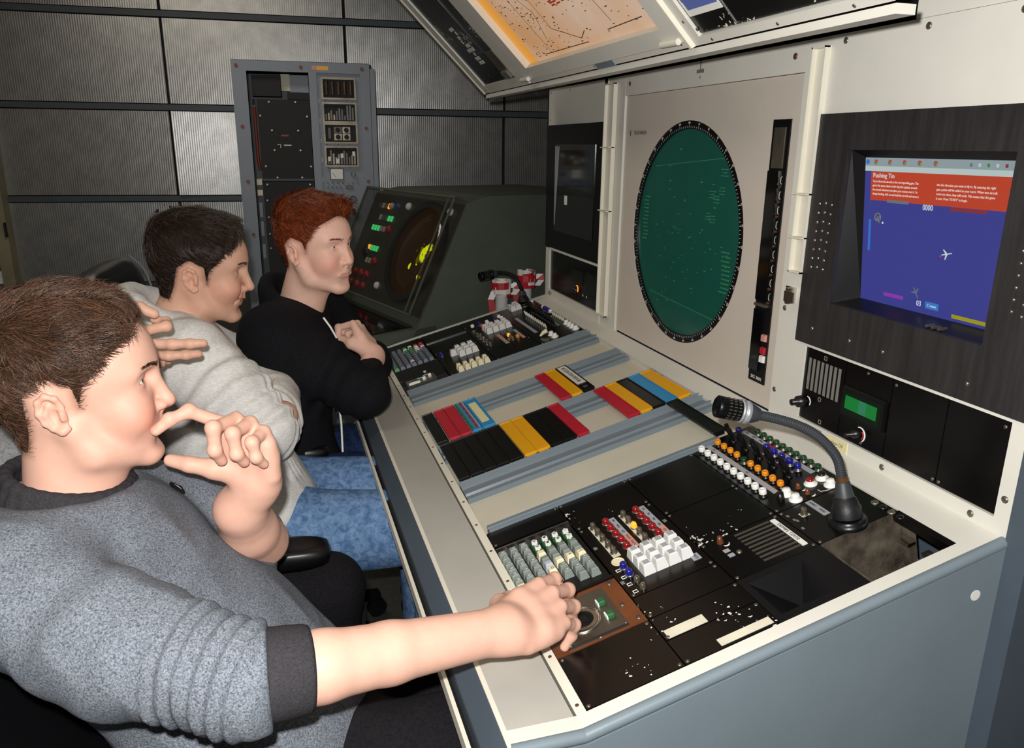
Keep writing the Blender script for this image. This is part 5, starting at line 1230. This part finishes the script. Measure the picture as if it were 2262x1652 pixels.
def build_person(name, loc, label, skin, bodyparts, nails, hd, hairmat, hair_args, clothes):
    o = empty('person', loc, label, 'person')
    V, F, tn, mi = merge(bodyparts+([hd] if hd else [])); tint_nails(V, tn, nails)
    inst('body', np_mesh('body', V, F, [skin, 'eye_white', 'iris', 'pupil'], tn, mi), o, Matrix())
    if hd and 'hair' in hd:
        HV, HF = hd['hair'][:2]; M = hair_args['M']; a = [dict(V=HV, F=HF, tint=np.full((len(HV), 3), .45))]
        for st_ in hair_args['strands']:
            st_ = dict(st_); sk = st_.pop('skin', False); v, f, t = strands(hd['loc'] if sk else HV, hd['F'] if sk else HF, **st_); a.append(dict(V=v, F=f, tint=t))
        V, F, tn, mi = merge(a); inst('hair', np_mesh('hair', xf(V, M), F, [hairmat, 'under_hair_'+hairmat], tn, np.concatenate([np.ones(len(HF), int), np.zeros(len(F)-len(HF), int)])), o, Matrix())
        if hair_args.get('brow') is not None:
            r = np.random.RandomState(5)
            for s in (1, -1):
                a = []; n = hair_args['brow']; t = r.uniform(0, 1, n)
                P0 = np.stack([0*t, s*(.011+.037*t), .0405+.0065*np.sin(t*2.2)+r.uniform(-.0035, .0035, n)*(1-.5*t)], 1)
                lv = hd['loc']; lv = lv[(lv[:, 0] > .05) & (lv[:, 2] > .02) & (lv[:, 2] < .07)]
                P0[:, 0] = [lv[np.argmin((lv[:, 1]-q[1])**2+(lv[:, 2]-q[2])**2), 0]+.0006 for q in P0]
                d = np.stack([-.25-.3*t, s*np.ones(n), .35-.5*t], 1); d /= np.linalg.norm(d, axis=1)[:, None]
                e = P0+d*r.uniform(.005, .009, n)[:, None]+np.array([.001, 0, 0]); w_ = np.array([0, 0, .0005])
                q = np.stack([P0-w_, P0+w_, e+w_*.3, e-w_*.3], 1).reshape(-1, 3); a.append(dict(V=q, F=np.arange(n*4).reshape(-1, 4), tint=np.repeat(r.uniform(.6, 1.1, (n, 1))*np.ones((1, 3)), 4, axis=0)))
                V, F, tn, mi = merge(a); inst('eyebrow', np_mesh('eyebrow', xf(V, M), F, [hairmat], tn), o, Matrix())
    for nm, g, mt in clothes:
        V, F = g.mesh() if isinstance(g, SDF) else g
        inst(nm, np_mesh(nm, V, F, [mt]), o, Matrix())
    return o
def folds(g, seed, amp, f0, f1, region=None):
    n = vnoise(seed, 6, f0, f1)
    def f(X, Y, Z):
        v = n(X, Y, Z); v = 1-2*np.abs(v)*1.6
        w_ = region(X, Y, Z) if region else 1.
        return -amp*v*w_
    g.warp(f)
def ringfolds(g, a, b, amp, wl, seed=0):
    """folds running round a sleeve between a and b"""
    a = np.array(a); b = np.array(b); ab = b-a; L = np.linalg.norm(ab); u = ab/L; nz_ = vnoise(seed, 5, 15, 45)
    def f(X, Y, Z):
        t = (X-a[0])*u[0]+(Y-a[1])*u[1]+(Z-a[2])*u[2]; rx, ry, rz = X-a[0]-t*u[0], Y-a[1]-t*u[1], Z-a[2]-t*u[2]; r = np.sqrt(rx*rx+ry*ry+rz*rz)
        w_ = np.exp(-(np.maximum(np.abs(t-L/2)-L/2, 0)/.02)**2)*np.exp(-(np.maximum(r-.1, 0)/.02)**2)
        return -amp*w_*np.sin(2*np.pi*t/wl+3.2*nz_(X, Y, Z))
    g.warp(f)

# ================================================================ person at the near keyboard
def hair_strands(poly, n, flow, L, seed, width=.0008, lift=.45, spread=.5, n2=2500, L2=.007):
    P = lambda c: poly_sd(c[:, 0], c[:, 2], poly)
    return [dict(skin=True, n=n2, L=L2, flow=flow, seed=seed+40, width=width*.7, lift=.25, keep=lambda c, N: (P(c) > .0) & (P(c) < .018) & (np.abs(c[:, 1]) < .080), spread=.3),
            dict(n=n, L=L, flow=flow, seed=seed, width=width, lift=lift, keep=lambda c, N: (P(c) > .004) & (c[:, 2] > -.085), spread=spread)]
def grid_of(f, lo, hi, res): g = SDF(lo, hi, res); f(g); V, F = g.mesh(); return dict(V=V, F=F)
def shoe_pair(xa, xb, y):
    g = SDF((xa-.07, y-.07, -.02), (xb+.06, y+.07, .13), .006); g.cap((xa, y, .050), (xb, y, .040), .048, .038, k=.02); return g
def lathe_np(p0, ax, prof, n=40):
    mb = MB().lathe(p0, ax, prof, n); return mb
def person_front():
    HM = facing((-.261, 1.118, 1.092), 4, 0, 0) @ Matrix.Scale(1.0, 4)
    nbase = (-.288, 1.105, .950)
    poly = [(.084, .100), (.070, .080), (.050, .066), (.038, .046), (.022, .028), (.014, -.002), (.002, -.004), (-.004, .030), (-.026, .040), (-.044, .022), (-.048, -.030), (-.056, -.066), (-.14, -.070), (-.16, .20), (.084, .20)]
    hd = head(HM, nbase, .0016, .0042, 0, 1.02, dict(poly=poly, side=.007, top=.021, z0=.03, fade=.03, quiff=.004, lump=.0035), 11, gaze=(.97, -.10, .18), nose=1.02, ear=-.018)
    sh, el, wr = (-.305, .925, .925), (-.065, .774, .858), (.258, .848, .811)
    g = SDF((-.12, .70, .70), (.50, 1.06, .95), .0024)
    g.chain([el, (.02, .784, .850), (.10, .806, .836), wr], [.041, .0395, .0360, .0285], k=.01)
    H, nl1 = hand(g, wr, (.87, .48, -.02), (.05, -.42, 1), 1, [(18, 36, 18), (24, 42, 20), (30, 46, 22), (34, 50, 24)], (3, 1, -1, -4), [(.045, .046, -.030), (.075, .056, -.045), (.100, .052, -.058)], wr=.030, scale=1.08)
    V, F = g.mesh(); arm1 = dict(V=V, F=F)
    # left arm, hand at the mouth
    g = SDF((-.26, .95, .74), (.03, 1.30, 1.14), .0024)
    el2, wr2 = (-.050, 1.195, .805), (-.044, 1.090, .954)
    g.chain([el2, (-.065, 1.15, .85), (-.072, 1.11, .905), wr2], [.042, .042, .037, .031], k=.01)
    H2, nl2 = hand(g, wr2, (-.14, -.08, .98), (.45, .86, .22), -1, [(36, 62, 22), (78, 92, 34), (82, 94, 34), (86, 92, 34)], (40, 4, 0, -4), [(.034, .042, -.024), (.046, .070, -.034), (.052, .096, -.034)], wr=.0265, scale=1.06)
    V, F = g.mesh(); arm2 = dict(V=V, F=F)
    def tr(g):
        g.cap((-.31, .95, .905), (-.31, 1.25, .905), .045, k=.03); g.ell((-.24, 1.09, .82), (.07, .15, .15), k=.05); g.ell((-.11, 1.06, .63), (.08, .14, .14), k=.05); g.cap((-.315, 1.105, .94), (-.29, 1.10, .87), .045, .05, k=.03)
        g.cap(sh, el, .045, .038, k=.03); g.cap((-.31, 1.27, .905), el2, .045, .036, k=.03)
    trunk = grid_of(tr, (-.52, .86, .42), (.16, 1.34, 1.0), .012)
    s = SDF((-.60, .66, .36), (.16, 1.42, 1.04), .0045)
    Rt = arr(Matrix.Rotation(math.radians(-36), 3, 'Y'))
    s.cap((-.315, .945, .918), (-.315, 1.255, .918), .068, k=0)
    s.ell((-.245, 1.09, .835), (.125, .198, .19), Rt, k=.05); s.ell((-.115, 1.06, .665), (.145, .190, .19), Rt, k=.06); s.ell((-.03, 1.05, .575), (.125, .185, .11), Rt, k=.05)
    s.ell((-.284, 1.106, 1.022), (.135, .135, .066), k=.016, mode='s')
    s.chain([(-.315, .93, .915), (-.20, .850, .880), el], [.076, .068, .056], k=.035); s.cap(el, (-.040, .778, .855), .054, .048, k=.02)
    s.chain([(-.315, 1.26, .915), (-.18, 1.26, .85), (-.075, 1.22, .80)], [.075, .068, .058], k=.035)
    ringfolds(s, (-.12, .81, .868), (-.055, .776, .857), .0032, .019, 4); ringfolds(s, (-.30, .92, .91), (-.16, .83, .87), .0016, .07, 8)
    folds(s, 21, .0050, 12, 34); folds(s, 22, .0022, 40, 80)
    cut = s.sub((-.044, .66, .72), (.10, .90, .96))
    s.put(cut[0], (-(cut[1]*1.0+.036+0*cut[2]+0*cut[3])).astype(f32)*1.0, .004, 's')
    cax = Vector((.96, .11, -.085)).normalized(); c0 = Vector((-.052, .7765, .8565))
    cuff = lathe_np(c0, cax, [(.038, 0), (.0500, .001), (.0515, .008), (.0505, .036), (.0490, .054), (.0465, .059), (.0430, .058), (.0395, .050)], 44)
    col_ = SDF((-.45, .98, .90), (-.20, 1.23, 1.05), .0028)
    for k in range(28):
        a0, a1 = 2*math.pi*k/28, 2*math.pi*(k+1)/28
        pt = lambda a, q: np.array((-.286, 1.106, .972))+np.array([(.077-.005*q)*math.cos(a), (.080-.006*q)*math.sin(a), -.018*math.cos(a)+.011*q])
        for q in (-.8, 0, 1): col_.cap(pt(a0, q), pt(a1, q), .0085, k=.006)
    t = SDF((-.16, .82, -.02), (.68, 1.30, .70), .006)
    for y0, y1 in ((.955, .955), (1.15, 1.16)):
        t.cap((-.02, y0, .535), (.47, y1, .535), .100, .072, k=.04); t.cap((.47, y1, .535), (.46, y1, .10), .072, .055, k=.03)
    t.ell((-.02, 1.05, .54), (.14, .18, .12), k=.05); folds(t, 31, .004, 14, 40)
    shoe = [shoe_pair(.45, .61, q) for q in (.955, 1.16)]
    fl = lambda P: np.stack([.9+0*P[:, 0], 0*P[:, 1], -.25+.5*(P[:, 0] > .05)+0*P[:, 0]], 1)
    ha = dict(M=HM, brow=130, strands=hair_strands(poly, 13000, fl, lambda P: .012+.017*np.clip((P[:, 2]-.02)/.09, 0, 1), 1, .0007, .8, .85, 4000))
    o = build_person('person', (-.05, 1.06, 0), 'young man in grey heather sweatshirt with one hand on the trackball, finger at his lips', 'skin_a', [arm1, arm2, trunk], nl1+nl2, hd, 'hair_brown', ha,
                 [('sweatshirt', s, 'heather'), ('collar', col_, 'charcoal_rib'), ('trousers', t, 'trouser_black'), ('shoe', shoe[0], 'black_plastic'), ('shoe', shoe[1], 'black_plastic')])
    cuff.build('sleeve_cuff', 'charcoal_rib', o)
    return o
pf = person_front()

# ================================================================ smiling person in the pale hoodie
def person_hoodie():
    HM = facing((-.158, 1.880, 1.136), -4, -9, 4) @ Matrix.Scale(.98, 4)
    nbase = (-.225, 1.87, 1.02)
    poly = [(.088, .100), (.076, .074), (.060, .062), (.048, .040), (.034, .024), (.028, -.012), (.014, -.014), (.008, .028), (-.016, .038), (-.034, .022), (-.042, -.030), (-.050, -.060), (-.14, -.062), (-.16, .20), (.088, .20)]
    hd = head(HM, nbase, .0021, .0036, 1.3, .97, dict(poly=poly, side=.008, top=.021, z0=.02, fade=.024, quiff=.010, lump=.004), 23, gaze=(1, -.1, -.1), nose=1.04)
    shR, elR, wrR = (-.165, 1.715, .985), (-.040, 1.605, .845), (-.02, 1.74, .80)
    def lh(g):
        g.cap((-.02, 1.80, .83), (.0, 1.70, .845), .034, .028, k=.01)
        nl.extend(hand(g, (.0, 1.69, .846), (-.10, -.98, 0), (.95, -.1, .3), -1, [(30, 50, 25), (30, 55, 25), (32, 55, 25), (34, 55, 25)], wr=.027)[1])
    nl = []; a1 = grid_of(lh, (-.15, 1.50, .72), (.10, 1.90, .95), .003)
    def tr(g): g.ell((-.19, 1.85, .88), (.09, .13, .15), k=.05); g.cap(nbase, (-.2, 1.85, .9), .055, .06, k=.03); g.ell((-.08, 1.75, .68), (.08, .12, .14), k=.05); g.cap(shR, elR, .04, .036, k=.02)
    trunk = grid_of(tr, (-.4, 1.5, .45), (.1, 2.1, 1.1), .012)
    s = SDF((-.44, 1.42, .44), (.14, 2.18, 1.14), .0045); Rt = arr(Matrix.Rotation(math.radians(-22), 3, 'Y') @ Matrix.Rotation(math.radians(-14), 3, 'X'))
    s.cap((-.19, 1.74, .978), (-.255, 2.01, .978), .072, k=0)
    s.ell((-.20, 1.855, .885), (.125, .185, .17), Rt, k=.05); s.ell((-.115, 1.76, .72), (.125, .170, .17), Rt, k=.06); s.ell((-.07, 1.72, .64), (.125, .165, .09), k=.05)
    s.chain([(-.175, 1.725, .975), (-.105, 1.655, .905), elR], [.082, .074, .064], k=.03); s.cap(elR, wrR, .060, .048, k=.02)
    s.chain([(-.25, 2.02, .975), (-.12, 2.02, .88), (-.03, 1.90, .83), (-.01, 1.76, .84)], [.075, .066, .06, .045], k=.03)
    hc = np.array((-.240, 1.87, 1.052))   # bunched hood round the neck
    for k in range(22):
        a0, a1_ = 2*math.pi*k/22, 2*math.pi*(k+1)/22
        pt = lambda a: hc+np.array([.078*math.cos(a), .092*math.sin(a), -.030*math.cos(a)-.006]); rr_ = lambda a: .027-.011*math.cos(a)
        s.cap(pt(a0), pt(a1_), rr_(a0), rr_(a1_), k=.012)
    s.ell((-.320, 1.87, 1.030), (.045, .085, .050), k=.02)
    ringfolds(s, (-.13, 1.68, .93), (-.035, 1.60, .84), .004, .045, 5); ringfolds(s, elR, wrR, .0035, .03, 6); folds(s, 41, .0055, 14, 36); folds(s, 42, .002, 40, 80)
    t = SDF((-.20, 1.38, -.02), (.50, 2.0, .74), .006)
    for y0, y1 in ((1.66, 1.585), (1.86, 1.80)):
        t.cap((-.04, y0, .578), (.33, y1, .585), .098, .078, k=.04); t.cap((.33, y1, .585), (.32, y1-.01, .10), .076, .055, k=.03)
    t.ell((-.05, 1.76, .585), (.13, .19, .10), k=.05); folds(t, 43, .004, 16, 40)
    shoe = [shoe_pair(.31, .46, q) for q in (1.575, 1.79)]
    fl = lambda P: np.stack([.9+0*P[:, 0], .15*np.sign(P[:, 1]), -.45+.5*(P[:, 0] > .05)], 1)
    ha = dict(M=HM, brow=110, strands=hair_strands(poly, 7000, fl, lambda P: .014+.018*np.clip((P[:, 2]-.02)/.09, 0, 1), 3, .0009, .35, .5, 2000))
    return build_person('person', (-.08, 1.76, 0), 'smiling dark-haired young man in a pale grey hoodie and light blue jeans', 'skin_b', [a1, trunk], nl, hd, 'hair_dark', ha,
                 [('hoodie', s, 'hoodie_grey'), ('jeans', t, 'denim_light'), ('shoe', shoe[0], 'black_plastic'), ('shoe', shoe[1], 'black_plastic')])
person_hoodie()

# ================================================================ red-haired person in the black jacket
def person_red():
    HM = facing((.106, 2.050, 1.158), -40, -2, 2) @ Matrix.Scale(.96, 4)
    nbase = (.062, 2.085, 1.020)
    poly = [(.092, .108), (.078, .086), (.058, .070), (.046, .044), (.034, .026), (.026, .004), (.014, .0), (.008, .030), (-.016, .038), (-.034, .022), (-.042, -.030), (-.050, -.050), (-.14, -.052), (-.16, .22), (.092, .22)]
    hd = head(HM, nbase, .0021, .0038, 0, .90, dict(poly=poly, side=.004, top=.024, z0=.045, fade=.024, quiff=.014, lump=.004, scalp=(.42, .26, .2)), 35, gaze=(1, .25, -.15), nose=1.0)
    shR, elR, wrR = (-.025, 1.985, .965), (.195, 1.900, .815), (.242, 2.045, .878)
    nl = []
    def ra(g):
        g.cap((.205, 1.93, .83), wrR, .036, .028, k=.01)
        nl.extend(hand(g, wrR, (-.28, .55, .62), (.75, -.20, .60), 1, [(70, 80, 40), (75, 85, 40), (78, 85, 40), (80, 85, 40)], thumb=[(.045, .034, -.028), (.07, .028, -.045), (.085, .010, -.05)], wr=.028, scale=1.05)[1])
    a1 = grid_of(ra, (.05, 1.85, .72), (.36, 2.22, 1.05), .003)
    def tr(g): g.ell((.03, 2.09, .88), (.08, .13, .15), k=.05); g.cap(nbase, (.03, 2.09, .9), .055, .06, k=.03); g.ell((.0, 2.02, .68), (.08, .12, .14), k=.05); g.cap(shR, elR, .04, .036, k=.02)
    trunk = grid_of(tr, (-.2, 1.8, .45), (.3, 2.4, 1.1), .012)
    s = SDF((-.26, 1.72, .44), (.36, 2.48, 1.12), .0045)
    s.cap((-.01, 1.99, .955), (.12, 2.25, .955), .072, k=0)
    s.ell((.03, 2.085, .875), (.125, .185, .16), k=.05); s.ell((.0, 2.03, .70), (.130, .165, .18), k=.06); s.ell((-.005, 1.99, .60), (.135, .160, .08), k=.05)
    s.chain([(-.015, 1.985, .955), (.09, 1.925, .89), elR], [.078, .070, .062], k=.03); s.cap(elR, (.222, 1.985, .85), .058, .046, k=.02)
    s.chain([(.13, 2.26, .955), (.20, 2.26, .86), (.245, 2.18, .82), (.25, 2.10, .86)], [.072, .064, .055, .044], k=.03)
    hc = np.array((.052, 2.09, 1.018))
    for k in range(20):
        a0, a1_ = 2*math.pi*k/20, 2*math.pi*(k+1)/20
        c_, s_ = math.cos(math.radians(-36)), math.sin(math.radians(-36))
        def pt(a): u, v = .072*math.cos(a), .076*math.sin(a); return hc+np.array([u*c_-v*s_, u*s_+v*c_, -.050*math.cos(a)-.010])
        for dz in (0, .018): s.cap(pt(a0)+(0, 0, dz), pt(a1_)+(0, 0, dz), .016, k=.01)
    folds(s, 51, .005, 14, 36); ringfolds(s, (.09, 1.925, .89), elR, .004, .05, 7)
    t = SDF((-.18, 1.72, -.02), (.56, 2.34, .74), .007)
    for y0, y1 in ((1.92, 1.86), (2.10, 2.12)):
        t.cap((.0, y0, .560), (.38, y1, .585), .092, .074, k=.04); t.cap((.38, y1, .585), (.36, y1-.01, .10), .074, .055, k=.03)
    t.ell((-.01, 2.0, .56), (.13, .18, .10), k=.05); folds(t, 53, .004, 16, 40)
    shoe = [shoe_pair(.35, .50, q) for q in (1.85, 2.11)]
    fl = lambda P: np.stack([.75+0*P[:, 0], -.5*(P[:, 2] > .08)+.1*np.sign(P[:, 1]), -.30+.6*(P[:, 2] > .09)], 1)
    ha = dict(M=HM, brow=80, strands=hair_strands(poly, 7000, fl, lambda P: .010+.028*np.clip((P[:, 2]-.03)/.09, 0, 1), 5, .0009, .4, .45, 2500, .006))
    o = build_person('person', (-.01, 2.0, 0), 'red-haired young man in a black zip jacket leaning on the far desk ledge', 'skin_c', [a1, trunk], nl, hd, 'hair_red', ha,
                 [('jacket', s, 'black_cloth'), ('jeans', t, 'denim_dark'), ('shoe', shoe[0], 'black_plastic'), ('shoe', shoe[1], 'black_plastic')])
    MB().tube([(.112, 1.985, 1.0), (.128, 1.98, .975), (.142, 1.985, .945)], .0028, 6).build('drawstring', 'white', o)
    MB().tube([(.136, 1.97, .80), (.140, 1.955, .72), (.138, 1.935, .64), (.134, 1.92, .59)], .0030, 6).build('zip_tape', 'white', o)
    return o
person_red()

# ================================================================ person almost hidden behind the front one
def person_hidden():
    HM = facing((-.365, 1.560, 1.000), 10, 0, 0) @ Matrix.Scale(.90, 4)
    nbase = (-.42, 1.56, .885)
    poly = [(.088, .100), (.076, .074), (.060, .062), (.048, .040), (.034, .024), (.028, -.004), (.014, -.006), (.008, .028), (-.016, .038), (-.034, .022), (-.042, -.030), (-.050, -.060), (-.14, -.062), (-.16, .20), (.088, .20)]
    hd = head(HM, nbase, .003, .0040, 0, 1., dict(poly=poly, side=.009, top=.02, z0=.02, fade=.024, lump=.003), 61)
    el, wr = (-.44, 1.415, .86), (-.312, 1.452, 1.083); nl = []
    def ra(g):
        g.cap(el, wr, .040, .028, k=.01)
        nl.extend(hand(g, wr, (.955, -.28, -.04), (-.25, -.96, -.05), 1, [(42, 74, 55), (4, 6, 4), (8, 12, 6), (30, 50, 25)], (4, 1, -1, -3), thumb=[(.050, .050, -.018), (.082, .068, -.020), (.104, .056, -.026)], wr=.027, scale=1.0)[1])
    a1 = grid_of(ra, (-.55, 1.33, .78), (-.06, 1.52, 1.18), .0026)
    def tr(g): g.ell((-.42, 1.56, .80), (.08, .13, .15), k=.05); g.cap(nbase, (-.42, 1.56, .84), .055, .06, k=.03); g.cap((-.47, 1.42, .885), el, .04, .038, k=.02); g.ell((-.38, 1.55, .6), (.08, .12, .14), k=.05)
    trunk = grid_of(tr, (-.6, 1.35, .42), (-.2, 1.75, 1.05), .012)
    s = SDF((-.66, 1.30, .42), (-.16, 1.82, 1.02), .006)
    s.cap((-.475, 1.44, .875), (-.45, 1.68, .875), .072, k=0); s.ell((-.43, 1.56, .80), (.12, .175, .16), k=.05); s.ell((-.38, 1.55, .62), (.125, .165, .17), k=.06)
    s.chain([(-.475, 1.435, .872), (-.46, 1.42, .85), (-.395, 1.428, .93)], [.075, .060, .046], k=.03); s.chain([(-.45, 1.69, .875), (-.36, 1.70, .72), (-.25, 1.64, .66)], [.07, .06, .045], k=.03)
    folds(s, 61, .005, 14, 36)
    t = SDF((-.5, 1.36, -.02), (.20, 1.76, .66), .008)
    for y in (1.47, 1.65): t.cap((-.36, y, .535), (.06, y, .535), .09, .07, k=.04); t.cap((.06, y, .535), (.05, y, .1), .07, .055, k=.03)
    t.ell((-.37, 1.56, .54), (.12, .16, .1), k=.05)
    fl = lambda P: np.stack([.9+0*P[:, 0], 0*P[:, 1], -.3+0*P[:, 0]], 1)
    return build_person('person', (-.37, 1.56, 0), 'person in grey sweater hidden behind the front man, only shoulder and pointing hand showing', 'skin_b', [a1, trunk], nl, hd, 'hair_dark', dict(M=HM, strands=hair_strands(poly, 1500, fl, .015, 9, .001, n2=400)), [('sweater', s, 'sweater_grey'), ('trousers', t, 'trouser_black')])
person_hidden()
# ================================================================ office chairs
mat('leather', '0b0b0d', .32, bump=.12, bscale=160, spec=.5)
mat('chair_fabric', '17181a', .85, bump=.2, bscale=400)
mat('stitch', '6a6a6e', .6)
def pillow(c, r, R=None, e=.35, nu=28, nv=16):
    """rounded cushion (superellipsoid)"""
    f = lambda a, p: math.copysign(abs(a)**p, a)
    c = Vector(c); rs = []
    for j in range(nv+1):
        v = -math.pi/2+math.pi*j/nv; cv, sv = f(math.cos(v), e), f(math.sin(v), e); ring = []
        for i in range(nu):
            u = 2*math.pi*i/nu; p = Vector((r[0]*cv*f(math.cos(u), e), r[1]*cv*f(math.sin(u), e), r[2]*sv)); p = (R @ p) if R else p; ring.append(tuple(c+p))
        rs.append(ring)
    return rs
def office_chair(x, y, rz, label, seat_z=.46, recline=10, back_h=.62, back_w=.25, arms=True, back_off=-.26):
    M = T(x, y, 0) @ RZ(rz); o = empty('office_chair', (x, y, 0), label, 'chair', 'black office chairs')
    for k in range(5):
        a = 2*math.pi*k/5+.3; c_, s_ = math.cos(a), math.sin(a)
        MB(M).hexa([(.03*c_-.022*s_, .03*s_+.022*c_, .075), (.03*c_+.022*s_, .03*s_-.022*c_, .075), (.29*c_+.014*s_, .29*s_-.014*c_, .065), (.29*c_-.014*s_, .29*s_+.014*c_, .065), (.03*c_-.022*s_, .03*s_+.022*c_, .12), (.03*c_+.022*s_, .03*s_-.022*c_, .12), (.29*c_+.014*s_, .29*s_-.014*c_, .085), (.29*c_-.014*s_, .29*s_+.014*c_, .085)]).build('base_leg', 'black_plastic', o)
        MB(M).cyl((.28*c_-.012*s_, .28*s_+.012*c_, .03), (.28*c_+.012*s_, .28*s_-.012*c_, .03), .03, n=14).build('caster', 'black_plastic', o)
    MB(M).cyl((0, 0, .08), (0, 0, seat_z-.09), .028, n=14).build('gas_column', 'black_plastic', o)
    MB(M).rings(pillow((0, 0, seat_z-.05), (.24, .215, .05)), smooth=True).build('seat', 'chair_fabric', o)
    R = Matrix.Rotation(math.radians(-recline), 3, 'Y')
    bc = Vector((back_off, 0, seat_z+.06)); up = R @ Vector((0, 0, 1))
    cen = bc+up*(back_h/2)
    b = MB(M).rings(pillow(cen, (.045, back_w, back_h/2), R, .42), smooth=True).build('backrest', 'leather', o)
    for s in (1, -1):   # piped side seams
        pts = [cen+R @ Vector((.040*math.sin(t)*0+.045, s*back_w*.86, (back_h/2)*q)) for q, t in ((-.85, 0), (-.4, 0), (0, 0), (.4, 0), (.8, 0))]
        pts.append(cen+R @ Vector((.02, s*back_w*.80, back_h*.49)))
        MB(M).tube(smooth_path(pts, 24), .0035, 6).build('piping', 'stitch', b)
    for s in (1, -1):   # twin rows of stitching along the sides
        for xo in (-.012, .012):
            MB(M).tube([cen+R @ Vector((xo, s*back_w*.992, back_h/2*q)) for q in (-.7, -.35, 0, .35, .7)], .0022, 6).build('stitching', 'stitch', b)
    if arms:
        for s in (1, -1):
            MB(M).rings(pillow((.02, s*.262, seat_z+.215), (.155, .042, .022), None, .5, 24, 10), smooth=True).build('armrest', 'black_plastic', o)
            MB(M).tube(smooth_path([(.04, s*.262, seat_z+.20), (.03, s*.27, seat_z+.08), (.0, s*.24, seat_z-.06), (0, s*.12, seat_z-.09)], 16), .018, 8).build('arm_bracket', 'black_plastic', o)
    return o
office_chair(-.03, 1.055, 0, 'black leather chair under the man in the heather sweatshirt, stitched back at lower left', .44, 34, .66, .265, False, -.20)
office_chair(-.09, 1.66, -4, 'black leather chair with padded armrests and piped back under the man in the pale hoodie', .455, 12)
office_chair(-.04, 2.10, -4, 'black office chair under the red-haired man', .46, 10, arms=False)
so = empty('stool', (-.40, 1.56, 0), 'low black stool hidden behind the front man', 'stool')
MB().rings(pillow((-.40, 1.56, .42), (.16, .16, .04)), smooth=True).build('seat', 'chair_fabric', so)
MB().lathe((-.40, 1.56, 0), (0, 0, 1), [(.17, 0), (.16, .02), (.03, .05), (.028, .40)], 20).build('pedestal', 'black_plastic', so)
# woven badge with a small white mark, sewn on the front man's chest
bn = Vector((.62, .12, .77)).normalized(); bx = Vector((.3, -.85, -.1)); bx = (bx-bn*bx.dot(bn)).normalized()
BM = frame_m(Vector((-.1665, 1.190, .9130))+bn*.0035, bx, bn.cross(bx), bn)
bd = MB().cbox(-.011, .011, -.010, .010, -.003, .001, .0006).build('badge', 'black_cloth', pf, BM)
MB().add([(-.006, -.006, .0012), (-.001, -.002, .0012), (.006, .005, .0012), (.000, .004, .0012), (-.004, .001, .0012)], [(0, 1, 2, 3, 4)]).build('badge_mark', 'white', bd, BM)
